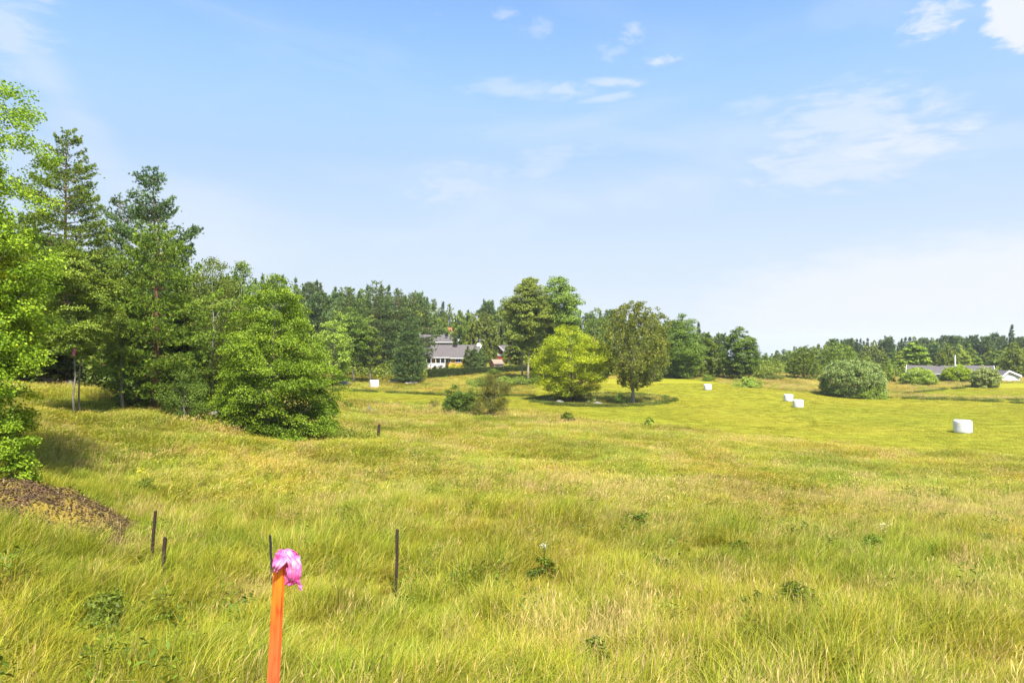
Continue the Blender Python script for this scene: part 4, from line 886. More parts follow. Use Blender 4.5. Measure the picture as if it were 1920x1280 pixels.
def build_rocks():
    # mossy outcrop, lower left
    cx, cy = (102 - 960) / FPX * 15.9, 15.9; A, B = 2.15, 1.95; nu, nv = 120, 110; V = []; z0 = gz(cx, cy)
    for iy in range(nv):
        for ix in range(nu):
            u = -1.12 + 2.24 * ix / (nu - 1); v = -1.12 + 2.24 * iy / (nv - 1); X, Y_ = cx + u * A, cy + v * B
            q = Vector((u * 2.2, v * 2.2, 3.3)); rr = math.sqrt(u * u + v * v) + .16 * mnoise.noise(q) + .06 * mnoise.noise(q * 3)
            d = max(0.0, 1 - rr ** 2.4); hh = .62 * d ** .75 * (.85 + .45 * mnoise.noise(Vector((u * 1.7 + 5, v * 2.1, 1)))) * (1.15 - .35 * u)
            n1 = mnoise.noise(Vector((X * 2.6, Y_ * 2.6, 0))); n2 = mnoise.noise(Vector((X * 7, Y_ * 7, 2))); n3 = mnoise.noise(Vector((X * 19, Y_ * 19, 4)))
            hh += d ** .5 * (.11 * n1 + .05 * n2 + .022 * n3) + (.05 if d > 0 else 0) * max(0, mnoise.noise(Vector((X * 1.3, Y_ * 4, 9)))) - (.12 if d <= 0 else 0) - .05
            V.append((X - cx, Y_ - cy, gz(X, Y_) - z0 + hh))
    F = [(a * nu + b, a * nu + b + 1, (a + 1) * nu + b + 1, (a + 1) * nu + b) for a in range(nv - 1) for b in range(nu - 1)]
    me = mesh('mossy_outcrop', np.array(V), F, smooth=True)
    o = obj('mossy_outcrop', me, ROCKM, None, (cx, cy, z0)); tag(o, 'low mossy brown rock outcrop under the leafy tree at lower left', 'rock')
    # litter and moss tufts over it
    g = np.random.default_rng(9); M_ = Matrix.Translation(o.location) @ o.rotation_euler.to_matrix().to_4x4()
    vs = [v for v in me.vertices if (v.co.x / A) ** 2 + (v.co.y / B) ** 2 < .95]; P = []; Nn = []
    for k in range(14000):
        v = vs[g.integers(0, len(vs))]; P.append((M_ @ (v.co + Vector(g.normal(size=3) * [.06, .06, .015]))) + Vector((0, 0, .02))); Nn.append(v.normal)
    P = np.array([tuple(p) for p in P]); n = len(P)
    lm = leaves('leaf_litter', P, np.full(n, .055), g.normal(size=(n, 3)) * [1, 1, .4], g.normal(size=(n, 3)) * .5 + [0, 0, 1], .6, g)
    LIT = mat_leaf('litter', [(0, (.02,.012,.008)), (.4, (.07,.036,.018)), (.65, (.14,.085,.03)), (.85, (.17,.13,.02)), (1, (.36,.29,.22))], transl=.1, rough=.9)
    tag(obj('leaf_litter', lm, LIT), 'brown dead leaves and moss scraps strewn over the low outcrop', 'litter', None, 'stuff')
    for (px, py, w, h, Yd, lab, sd) in ((94, 719, 36, 21, None, 'pale lichen covered boulder at the forest edge left of the slim trunks', 2), (132, 724, 24, 15, None, 'smaller mossy boulder at the foot of the slim trunks', 5),
                                 (405, 783, 28, 18, None, 'grey-brown boulder beside the weathered post under the layered tree', 7), (70, 975, 40, 20, 14.7, 'pale stone sticking out of the near side of the low outcrop', 8),
                                 (700, 769, 22, 4, None, 'flat grey rock showing in the brown grass left of the juniper', 11), (643, 706, 26, 9, 112, 'flat grey boulder by the trees left of the lone bale', 12),
                                 (1048, 756, 20, 8, None, 'pale stone in the heap at the foot of the yellow-green tree', 13), (1098, 754, 14, 6, None, 'dark stone right of the yellow-green tree trunk', 14),
                                 (1120, 758, 18, 6, None, 'low brown stone between the two field trees', 15), (1033, 752, 13, 7, None, 'reddish stone at the left end of the heap under the yellow-green tree', 16)):
        Yg = Yd or ground_y(px, py, 9, 130); x, y, z = at(px, Yg); s = Yg / FPX
        me = rock_mesh('boulder', sd, (w * s, w * s * .8, h * s * .62), .28, 3)
        tag(obj('boulder', me, ROCK, None, (x, y, z + .1 * h * s), (0, 0, sd)), lab, 'boulder')
    # brush pile by the pine: logs and stones
    for k, (px, py, ln, rz, lab) in enumerate(((742, 716, 2.6, .2, 'bleached log lying left in the heap before the pine'), (756, 718, 3.0, -.15, 'long grey log in the middle of the heap before the pine'), (772, 720, 2.2, .35, 'short pale log at the right of the heap before the pine'))):
        x, y, z = on(px, py, 90, 125); m = MB(); m.tube([(-ln / 2, 0, .15), (-ln / 6, .05, .22), (ln / 6, -.05, .18), (ln / 2, 0, .28)], [.16, .15, .13, .08], 7)
        m.tube([(0, 0, .2), (.4, -.3, .55)], [.05, .02], 5); tag(obj('log', m.mesh('log', True), DEADW, None, (x, y, z), (0, 0, rz)), lab, 'log', 'logs in the heap before the pine')
build_rocks()

# ------------------------------------------------------------------ trees one by one
def rnd(*p): return p
OV = [(0, .45), (.15, .8), (.4, 1.0), (.65, .88), (.85, .55), (1, .12)]
RD = [(0, .55), (.15, .85), (.4, 1.0), (.65, .95), (.85, .68), (1, .25)]
COL = [(0, .5), (.2, .9), (.5, 1.0), (.8, .7), (1, .1)]
def pf(p, R_): return [(t, r * R_) for t, r in p]
def build_trees():
    T = plant_tree
    # near left
    x, y, z = at(-66, 18.2)
    T('aspen_tree', broad(21, H_for(-66, 92, 18.2), [(0, 1.5), (.12, 1.95), (.3, 2.1), (.5, 2.0), (.68, 1.8), (.82, 1.85), (.93, 1.4), (1, .5)], 340, 64000, .072, .12, .11, .17, .7, 22, aspect=.85, lobes=.14, shell=.45), BARKA, G['aspen'], (x, y, z),
      'tall light green aspen cut off by the left edge of the frame')
    x, y, z = at(-30, 19.5)
    T('leafy_sapling', broad(22, H_for(-30, 330, 19.5), [(0, .9), (.2, 1.35), (.45, 1.5), (.7, 1.3), (.9, .9), (1, .3)], 180, 34000, .082, .08, .08, .2, .6, 16, aspect=.7, droop=.25), BARKA, G['bright'], (x, y, z),
      'bright green leafy sapling filling the left edge below the aspen')
    x, y, z = at(22, 16.9)
    T('leafy_shrub', broad(23, H_for(22, 790, 16.9), [(0, .5), (.3, .62), (.7, .5), (1, .15)], 60, 6000, .065, .05, .04, .25, .7, 8, aspect=.7), BARKA, G['aspen'], (x, y, z), 'dark green shrub growing on the mossy outcrop', 'shrub')
    # pines of the forest on the left
    x, y, z = at(122, 45)
    T('pine_tree', conifer(31, H_for(122, 248, 45), [(0, 2.7), (.25, 3.3), (.5, 2.7), (.7, 1.7), (.85, 1.05), (.95, .6), (1, .15)], 22, 5, 10500, .19, .30, .20, -.05, .25, .35, .26, .17, irregular=.35, tuft=9, missing=.15), BARKP, G['pine'], (x, y, z),
      'tallest pine on the left with an open crown and reddish trunk')
    x, y, z = at(290, 48)
    T('pine_tree', conifer(32, H_for(290, 316, 48), [(0, 2.1), (.3, 2.5), (.55, 2.1), (.75, 1.35), (.9, .8), (1, .15)], 20, 5, 8000, .19, .25, .17, .1, .35, .3, .26, .17, irregular=.45, tuft=9, missing=.2), BARKP, G['pine_blue'], (x, y, z),
      'second pine from the left with thin blue-green top against the sky')
    x, y, z = at(226, 52)
    T('pine_tree', conifer(33, H_for(226, 366, 52), [(0, 2.4), (.4, 2.5), (.7, 1.6), (1, .3)], 15, 5, 5000, .19, .2, .15, .05, .25, .3, .3, .2, irregular=.4, tuft=9), BARKP, G['pine_blue'], (x, y, z), 'lower pine between the two tall ones on the left')
    x, y, z = at(292, 38)
    T('pine_tree', conifer(34, H_for(292, 425, 38), [(0, 1.5), (.15, 2.3), (.35, 2.9), (.6, 2.35), (.8, 1.5), (1, .3)], 20, 6, 11000, .18, .06, .17, -.12, .25, .25, .28, .17, irregular=.45, missing=.1, tuft=9), BARKP, G['pine'], (x, y, z),
      'bushy pine with foliage down to the ground at the forest edge')
    # dead lower twigs under it
    # deciduous edge
    x, y, z = at(140, 32)
    T('young_maple', broad(41, H_for(140, 445, 32), [(0, .5), (.2, 1.3), (.5, 1.75), (.75, 1.5), (.92, .8), (1, .2)], 130, 19000, .10, .33, .05, .23, .35, 16, droop=.3, wob=.035), BARK, G['rowan'], (x, y, z), 'slim trunked young tree with layered leaves, left of the pair, ribbon on its trunk')
    x, y, z = at(152, 33)
    T('young_maple', broad(42, H_for(185, 470, 33), [(0, .4), (.25, 1.1), (.5, 1.35), (.8, 1.0), (1, .2)], 100, 14000, .10, .36, .045, .23, .35, 12, droop=.3, lean=(.11, 0), wob=.03), BARK, G['rowan'], (x, y, z), 'slim trunked young tree leaning right, right of the pair at the forest edge')
    x, y, z = at(232, 36.5)
    T('climber_tree', broad(43, H_for(232, 490, 36.5), [(0, .9), (.3, 1.3), (.6, 1.25), (.85, .9), (1, .3)], 100, 12500, .10, .36, .08, .2, .8, 10, droop=.4), BARK, G['rowan'], (x, y, z), 'leaf covered tree between the slim pair and the bushy pine')
    x, y, z = at(398, 43)
    T('birch_tree', birch(51, H_for(398, 482, 43), [(0, 1.6), (.2, 2.4), (.45, 2.6), (.7, 2.0), (.88, 1.2), (1, .3)], 480, 42000, .105, .15, .10, 1.3, 14), BARKB, G['birch'], (x, y, z), 'olive green birch with feathery top behind the big layered tree')
    x, y, z = at(452, 45)
    T('birch_tree', birch(52, H_for(452, 488, 45), [(0, 1.2), (.25, 1.9), (.5, 2.0), (.75, 1.5), (1, .25)], 340, 26000, .105, .15, .09, 1.3, 16), BARKB, G['birch'], (x, y, z), 'narrow birch whose thin tip shows just left of the layered tree')
    x, y, z = at(345, 36.5)
    T('juniper_bush', broad(61, 2.9, [(0, 1.2), (.3, 1.55), (.6, 1.35), (.85, .8), (1, .25)], 120, 13000, .09, .02, .07, .2, .8, 8, aspect=.3, shell=.5), BARK, G['juniper'], (x, y, z), 'broad yellow-green juniper bush between the bushy pine and the layered tree', 'bush')
    x, y, z = at(255, 38)
    T('undergrowth_bush', broad(62, 2.6, [(0, 1.2), (.4, 1.4), (.8, .9), (1, .3)], 90, 7000, .10, .02, .06, .22, .7, 8), BARK, G['weed'], (x, y, z), 'dark leafy undergrowth at the foot of the bushy pine', 'bush')
    # big layered tree
    x, y, z = at(515, 38.5)
    T('layered_tree', broad(71, H_for(515, 512, 38.5), [(0, 3.4), (.08, 3.95), (.22, 4.1), (.4, 3.6), (.6, 3.1), (.78, 2.45), (.92, 1.45), (1, .4)], 430, 92000, .108, .02, .17, .14, .36, 34, droop=.35, lobes=.12, shell=.6), BARK, G['maple'], (x, y, z),
      'large bright green tree with layered leaves reaching down to the grass')
    x, y, z = at(628, 41)
    T('hanging_shrub', broad(72, 3.4, [(0, .6), (.4, .95), (.8, .7), (1, .2)], 45, 4500, .14, .05, .06, .28, .5, 8, droop=.4), BARK, G['maple'], (x - .6, y, z), 'lower leafy shrub on the right flank of the large layered tree', 'shrub')
    # trees behind the left bale
    x, y, z = at(622, 108)
    T('pale_tree', broad(81, H_for(622, 582, 108), pf(OV, 3.4), 150, 9000, .26, .1, .15, .2, .6, 10), BARK, G['pale'], (x, y, z), 'yellow-green tree just right of the large layered tree')
    x, y, z = at(664, 117)
    T('oak_tree', broad(82, H_for(664, 574, 117), [(0, 1.6), (.2, 2.9), (.5, 3.6), (.8, 2.6), (1, .6)], 150, 9000, .27, .26, .18, .2, .6, 14), BARKA, G['broad'], (x, y, z), 'mid green tree on a pale trunk above and left of the lone bale')
    x, y, z = at(694, 118)
    T('oak_tree', broad(83, H_for(694, 588, 118), [(0, 1.3), (.25, 2.3), (.5, 2.6), (.8, 2.0), (1, .4)], 110, 6000, .27, .28, .16, .2, .6, 12), BARK, G['broad'], (x, y, z), 'smaller mid green tree directly behind the lone bale')
    for (px, yt, Y, w, lab, sd, mt) in ((655, 540, 132, 4.0, 'broad pine crown standing over the pale trunk tree', 84, 'pine_blue'), (708, 530, 134, 4.2, 'tall pine with two tops behind the lone bale', 85, 'pine_blue'), (748, 545, 136, 4.0, 'tall blue-green pine right of the two topped one', 86, 'pine_blue'), (776, 552, 138, 4.2, 'broad pine reaching out over the dark house', 87, 'pine_blue')):
        x, y, z = at(px, Y); T('pine_tree', conifer(sd, H_for(px, yt, Y), [(0, .6 * w), (.3, w), (.6, .85 * w), (.85, .45 * w), (1, .12 * w)], 20, 7, 5200, .36, .10, .2, -.08, .2, .25, .32, .3, irregular=.35, tuft=5), BARKP, G[mt], (x, y, z), lab)
    x, y, z = on(768, 718, 90, 125)
    T('pine_tree', conifer(88, H_for(772, 596, y), [(0, 2.1), (.15, 2.7), (.35, 2.5), (.55, 2.1), (.8, 1.2), (1, .2)], 20, 7, 5200, .32, .02, .18, -.1, .25, .2, .32, .28, irregular=.35, tuft=5), BARKP, G['pine_blue'], (x, y, z), 'dark low branched pine in front of the bungalow')
    # garden
    for (px, yt, Y, w, lab) in ((878, 648, 143, .95, 'left dark conical thuja in front of the bungalow'), (890, 646, 142, 1.15, 'middle and widest dark thuja beside the bungalow'), (903, 650, 143, .95, 'right dark thuja beside the bungalow gable')):
        x, y, z = at(px, Y); T('thuja', broad(int(px), H_for(px, yt, Y), [(0, 1.3 * w), (.3, 1.4 * w), (.6, 1.1 * w), (.85, .55 * w), (1, .08)], 110, 11000, .24, .02, .08, .24, 1.2, 4, aspect=.55, lobes=.05, shell=.6), BARK, G['spruce'], (x, y, z), lab, 'conifer', 'dark thujas beside the bungalow')
    x, y, z = at(956, 146); T('clipped_cone', broad(90, H_for(956, 671, 146), [(0, .85), (.5, .62), (1, .05)], 40, 2000, .15, .02, .06, .3, 1.2, 2, lobes=.02, shell=.8), BARK, G['hedge'], (x, y, z), 'small clipped green cone standing behind the right part of the hedge', 'shrub')
    for i, (px, w) in enumerate(((850, 1.3), (864, 1.2), (880, 1.5))):
        x, y, z = at(px, 142.5); T('golden_shrub', broad(91 + i, H_for(px, 683 + i % 2, 142.5), [(0, w * .8), (.5, w), (1, w * .4)], 40, 1800, .2, .02, .05, .3, .9, 4), BARK, G['gold'], (x, y, z), ('left', 'middle', 'right')[i] + ' one of the three golden yellow shrubs below the bungalow', 'shrub', 'golden shrubs below the bungalow')
    for i, px in enumerate((815, 826, 838)):
        x, y, z = at(px, 143.5); T('clipped_bush', broad(95 + i, H_for(px, 685.5, 143.5), [(0, .7), (.5, .8), (1, .35)], 24, 900, .18, .02, .04, .35, .9, 3), BARK, G['hedge'], (x, y, z), ('left', 'middle', 'right')[i] + ' of the three round green bushes under the veranda', 'bush', 'round bushes under the veranda')
    # aspens and the two thin trunks
    x, y, z = on(990, 718, 100, 130)
    T('tall_aspen', broad(101, H_for(985, 521, y), [(0, 1.4), (.2, 3.2), (.45, 4.2), (.7, 4.0), (.88, 3.0), (1, 1.3)], 440, 46000, .27, .30, .22, .17, .6, 16, wob=.012), BARKL, G['poplar'], (x, y, z), 'tall aspen with bare pale lower trunk, left one of the twin crowned pair')
    x, y, z = on(979, 709, 100, 140)
    T('slim_aspen', broad(102, H_for(975, 590, y), [(0, .8), (.4, 1.8), (.8, 1.5), (1, .4)], 90, 4200, .26, .50, .19, .22, .6, 8, wob=.008), BARKL, G['poplar'], (x, y, z), 'slim tree with bare brown trunk just left of the tall aspen')
    x, y, z = at(1057, 128)
    T('tall_aspen', broad(103, H_for(1057, 518, 128), [(0, 2.8), (.2, 4.0), (.5, 4.8), (.75, 4.5), (.9, 3.0), (1, 1.1)], 440, 34000, .31, .2, .22, .18, .6, 16), BARKA, G['poplar'], (x, y, z), 'tallest green aspen, right one of the twin crowned pair')
    # round yellow-green tree
    x, y, z = on(1066, 754, 80, 110)
    T('lime_tree', broad(111, H_for(1066, 607, y), [(0, 2.0), (.08, 3.7), (.25, 5.1), (.45, 5.5), (.65, 5.1), (.82, 3.9), (.94, 2.3), (1, 1.0)], 320, 42000, .20, .10, .22, .15, .6, 26, lobes=.09, shell=.6), BARK, G['bright'], (x, y, z), 'round yellow-green tree alone on the stony mound in the field')
    x, y, z = on(1085, 753, 80, 110); T('mound_bush', broad(112, 2.3, [(0, 1.2), (.5, 1.5), (1, .5)], 40, 2600, .16, .02, .05, .28, .8, 4), BARK, G['weed'], (x, y, z), 'dark bush right of the yellow-green tree trunk', 'bush')
    x, y, z = on(1050, 755, 80, 110); T('mound_bush', broad(113, 1.7, [(0, .9), (.5, 1.1), (1, .4)], 30, 1600, .16, .02, .05, .28, .8, 4), BARK, G['weed'], (x, y, z), 'low dark bush left of the yellow-green tree trunk', 'bush')
    x, y, z = on(1112, 757, 80, 110); T('mound_bush', broad(114, .8, [(0, 1.0), (.5, 1.2), (1, .6)], 24, 1000, .14, .02, .04, .3, .8, 3), BARK, G['willow'], (x, y, z), 'small grey-green cushion bush between the two field trees', 'bush')
    x, y, z = on(1164, 759, 80, 110); T('dark_bush', broad(115, 1.55, [(0, .8), (.5, .95), (1, .3)], 40, 2200, .15, .02, .05, .3, 1.1, 5), BARK, G['juniper'], (x, y, z), 'small dark bush at the left of the field birch trunk', 'bush')
    # field birch
    x, y, z = on(1186, 757, 80, 110)
    T('field_birch', birch(121, H_for(1186, 563, y), [(0, 1.2), (.12, 3.3), (.28, 4.6), (.5, 4.6), (.7, 3.9), (.85, 3.1), (.95, 2.0), (1, .8)], 620, 40000, .21, .24, .23, 1.6, 26, spread=.07, lobes=.26), BARKB, G['weeping'], (x, y, z), 'large olive brown birch with drooping twigs standing in the field')
    # trees right of centre
    x, y, z = at(1118, 132); T('birch_tree', birch(122, H_for(1118, 574, 132), pf(COL, 3.2), 260, 9000, .28, .1, .14, 2, 14), BARKB, G['birch'], (x, y, z), 'feathery birch behind, between the yellow-green tree and the field birch')
    x, y, z = at(1225, 130); T('birch_tree', birch(123, H_for(1228, 584, 130), pf(COL, 2.8), 240, 8000, .28, .08, .14, 2, 14), BARKB, G['weeping'], (x, y, z), 'dark feathery tree just behind the field birch on its right')
    x, y, z = at(1281, 136); T('broad_tree', broad(124, H_for(1281, 588, 136), [(0, 2.6), (.2, 4.0), (.45, 4.6), (.7, 3.6), (.9, 2.1), (1, .7)], 320, 30000, .26, .05, .2, .2, .55, 12), BARK, G['broad'], (x, y, z), 'dense deep green tree with pointed lobes right of the field birch')
    x, y, z = at(1336, 138); T('alder_tree', broad(125, H_for(1336, 622, 138), pf(COL, 2.4), 120, 6000, .28, .08, .14, .2, .6, 8), BARK, G['weed'], (x, y, z), 'low dark tree in the gap left of the dome shaped tree')
    x, y, z = at(1386, 136); T('dome_tree', broad(126, H_for(1386, 613, 136), [(0, 2.5), (.15, 3.3), (.4, 3.7), (.65, 3.3), (.85, 2.2), (1, .6)], 320, 30000, .25, .1, .18, .15, .6, 12, lobes=.06, shell=.7), BARK, G['broad'], (x, y, z), 'dome shaped green tree at the right end of the centre treeline')
    # juniper group
    x, y, z = on(853, 776, 40, 80)
    T('juniper_bush', broad(131, 2.9, [(0, 1.2), (.4, 1.45), (.75, 1.0), (1, .3)], 70, 15000, .13, .02, .06, .23, .9, 6, aspect=.4, shell=.5), BARK, G['juniper'], (x, y, z), 'dense dark juniper at the left of the juniper group', 'juniper')
    x, y, z = on(882, 777, 40, 80)
    T('juniper_bush', broad(132, 2.6, [(0, 1.1), (.4, 1.25), (.8, .7), (1, .2)], 55, 11000, .13, .02, .06, .25, .9, 6, aspect=.4, shell=.5), BARK, G['juniper'], (x, y, z), 'middle green juniper of the juniper group', 'juniper')
    x, y, z = on(922, 780, 40, 80)
    T('old_juniper', broad(133, 4.3, [(0, 1.3), (.25, 1.8), (.5, 1.75), (.75, 1.3), (.92, .8), (1, .25)], 60, 19000, .12, .08, .11, .27, .85, 20, aspect=.3, shell=.6, lobes=.3, stems=3), DEADW, G['juniper_dry'], (x, y, z), 'straggly half dead juniper with bare trunks at the right of the juniper group', 'juniper')
    x, y, z = on(897, 772, 40, 80)
    T('thin_sapling', broad(134, 3.6, [(0, .25), (.5, .4), (1, .12)], 22, 600, .1, .15, .02, .4, 1, 8, wob=.04), BARKA, G['rowan'], (x, y, z), 'thin spindly sapling rising behind the middle juniper', 'sapling')
    x, y, z = on(815, 764, 50, 90)
    T('small_bush', broad(135, 1.0, [(0, .6), (.5, .8), (1, .3)], 22, 900, .1, .02, .02, .3, .9, 6), BARK, G['juniper_dry'], (x, y, z), 'small sparse bush left of the juniper group', 'bush')
    for (px, py, w, h, mt, lab) in ((1065, 792, .8, .85, 'weed', 'small round green bush in the mown grass below the yellow-green tree'), (1218, 802, .45, .9, 'pale', 'tiny green sapling alone in the grass below the field birch'),
                                    (1327, 714, 1.6, 1.3, 'broad', 'pale green bush on the ridge above the highest bale'), (650, 822, 1.6, .55, 'weed', 'green nettle patch between the layered tree and the broken post'),
                                    (925, 702, 1.6, 1.2, 'weed', 'leafy bush in front of the garden shed left of the cone'),
                                    (1300, 706, .9, .7, 'weed', 'low bush at the foot of the dense deep green tree')):
        x, y, z = on(px, py, 25, 160); T('small_bush', broad(int(px) + 7, h, [(0, w * .8), (.5, w), (1, w * .35)], 30, 2200, .09 if y < 60 else .16, .02, .03, .3, .9, 5), BARK, G[mt], (x, y, z), lab, 'bush')
    # low elongated bushes on the ridge
    for i, (px, py, wpx, hh, mt, lab) in enumerate(((1402, 726, 66, 1.7, 'pale', 'long low green thicket on the ridge right of the highest bale'), (1440, 712, 60, 1.5, 'weed', 'flat green thicket at the foot of the far trees right of the dome tree'))):
        x, y, z = on(px, py, 60, 150); w = wpx / FPX * y / 2; r = T('low_thicket', broad(141 + i, hh, [(0, w * .7), (.4, w * .75), (1, w * .5)], 90, 5000, .17, .02, .04, .14, 1.0, 6, lobes=.1, shell=.2), BARK, G[mt], (x, y, z), lab, 'bush'); r.scale = (1.3, .45, 1)
    # willow and its neighbours
    x, y, z = on(1600, 743, 90, 130)
    T('willow_bush', broad(151, H_for(1600, 675, y), [(0, 4.5), (.2, 4.9), (.5, 5.1), (.75, 4.6), (.92, 3.4), (1, 2.2)], 460, 60000, .2, .02, .12, .10, .8, 14, lobes=.04, shell=.85), BARK, G['willow'], (x, y, z), 'big rounded silvery green willow bush in the middle of the right field', 'bush')
    x, y, z = on(1630, 747, 85, 130)
    T('low_shrub', broad(152, 2.0, [(0, 2.2), (.5, 2.4), (1, 1.2)], 60, 3500, .18, .02, .05, .22, .9, 6), BARK, G['pale'], (x, y - .8, z), 'bright green fringe shrub at the lower right of the willow bush', 'shrub')
    x, y, z = at(1570, 150); T('round_tree', broad(153, H_for(1570, 642, 150), [(0, 2.6), (.3, 3.7), (.6, 3.9), (.85, 2.7), (1, 1.0)], 170, 9000, .28, .12, .16, .17, .6, 10, lobes=.08, shell=.7), BARK, G['broad'], (x, y, z), 'rounded grey-green tree top rising behind the willow bush')
    x, y, z = at(1507, 146); T('pine_tree', conifer(154, H_for(1507, 652, 146), [(0, 3.2), (.2, 3.4), (.5, 3.0), (.8, 1.8), (1, .4)], 14, 7, 1900, .45, .02, .2, -.02, .15, .2, .34, .35, irregular=.2, tuft=5), BARKP, G['pine'], (x, y, z), 'low spreading dark pine left of the willow bush')
    for (px, py, wpx, yt, mt, lab) in ((1722, 721, 66, 689, 'pale', 'left one of the three round bushes in front of the grey houses'), (1795, 716, 54, 684, 'bright', 'middle yellower one of the three round bushes before the grey houses'), (1848, 726, 54, 688, 'willow', 'right silvery one of the three round bushes before the grey houses'),
                                       (1669, 717, 20, 697, 'autumn', 'small brownish bush just right of the willow bush')):
        x, y, z = on(px, py, 90, 150); w = wpx / FPX * y / 2; T('round_bush', broad(int(px), H_for(px, yt, y), [(0, w * .85), (.3, w * .96), (.6, w * .92), (.85, w * .65), (1, w * .33)], 220, 15000, .22, .02, .06, .14, .75, 6, lobes=.05, shell=.75), BARK, G[mt], (x, y, z), lab, 'bush')
build_trees()

# hedge and herb bed by the bungalow
def build_hedge():
    g = np.random.default_rng(77); pts = []
    A = [(802, 709, 693), (860, 705, 690.5), (905, 700, 689), (960, 697, 688), (1012, 695, 688)]
    path = []
    for px, pb, ptp in A:
        Y = ground_y(px, pb, 100, 160); x, y, z = at(px, Y); path.append((x, y, z, max(1.1, CAMZ - (ptp - 640) / FPX * Y - z)))
    path = np.array(path); n = 26000; t = g.random(n) * (len(path) - 1); i = t.astype(int); f = t - i
    c = path[i] * (1 - f)[:, None] + path[i + 1] * f[:, None]
    side = g.choice([0, 1, 2], n, p=[.45, .3, .25]); P = np.zeros((n, 3)); w = 1.0
    P[:, 0] = c[:, 0] + g.normal(size=n) * .05
    P[:, 1] = c[:, 1] + np.where(side == 0, -w / 2 + g.normal(size=n) * .07, np.where(side == 1, w / 2, g.uniform(-w / 2, w / 2, n)))
    P[:, 2] = c[:, 2] + np.where(side == 2, c[:, 3] + g.normal(size=n) * .05, c[:, 3] * g.random(n))
    root = empty('clipped_hedge', tuple(path[2, :3])); path[:, 3] *= 1.0; P -= path[2, :3]
    obj('foliage', leaves('foliage', P, np.full(n, .17), None, None, .6, g), G['hedge'], root)
    m = MB()
    for k in range(len(path) - 1):
        a, b = path[k] - [*path[2, :3], 0], path[k + 1] - [*path[2, :3], 0]; V = []
        for q in (a, b):
            for (dy, dz) in ((-.42, 0), (.42, 0), (.42, q[3] - .08), (-.42, q[3] - .08)): V.append((q[0], q[1] + dy, q[2] + dz))
        m.add(V, [(0,1,5,4),(1,2,6,5),(2,3,7,6),(3,0,4,7),(3,2,1,0),(4,5,6,7)])
    obj('branches', m.mesh('branches'), mat_noise('hedge_core', (.02,.03,.01), (.04,.05,.015), 6, 1, .2), root)
    tag(root, 'long clipped dark green hedge along the bungalow garden', 'hedge')
    # herb bed
    n = 26000; px = 1015 - 140 * g.random(n) ** .8; Y = g.uniform(116, 124, n) + np.clip((px - 930) / 12, 0, 8); X = (px - 960) / FPX * Y; Z = CAMZ - hgt(X, Y)
    hh = 1.15 * (.65 + .5 * np.sin(X * 1.1) * np.sin(Y * .9 + X * .3)) * np.clip((px - 860) / 40, .3, 1)
    P = np.stack([X, Y, Z + hh * g.random(n) ** .5], 1)
    tag(obj('herb_bed', leaves('herb_bed', P, np.full(n, .24), None, None, .5, g), G['poplar']), 'tall green nettles and herbs growing below the clipped hedge', 'plants', None, 'stuff')
    # dark undergrowth inside the forest edges
    n = 60000; px = g.uniform(-250, 470, n); Y = g.uniform(42, 68, n); X = (px - 960) / FPX * Y; Z = CAMZ - hgt(X, Y); hh = 1.3 + .8 * np.sin(X * .8) * np.sin(Y * .6)
    P = np.stack([X, Y, Z + np.maximum(hh, .3) * g.random(n) ** .6], 1)
    tag(obj('forest_undergrowth', leaves('forest_undergrowth', P, np.full(n, .2), None, None, .6, g), G['spruce']), 'dark low undergrowth beneath the trees of the left forest', 'undergrowth', None, 'stuff')
    n = 60000; px = g.uniform(560, 2050, n); Y = np.where(px < 800, g.uniform(122, 165, n), np.where(px < 1010, g.uniform(183, 200, n), np.where(px < 1440, g.uniform(138, 160, n), g.uniform(165, 195, n))))
    X = (px - 960) / FPX * Y; Z = CAMZ - hgt(X, Y); hh = 2.4 + 1.2 * np.sin(X * .5) * np.sin(Y * .4)
    P = np.stack([X, Y, Z + hh * g.random(n) ** .6], 1)
    tag(obj('far_undergrowth', leaves('far_undergrowth', P, np.full(n, .5), None, None, .6, g), G['broad']), 'bushy undergrowth along the foot of the far treeline', 'undergrowth', None, 'stuff')
build_hedge()

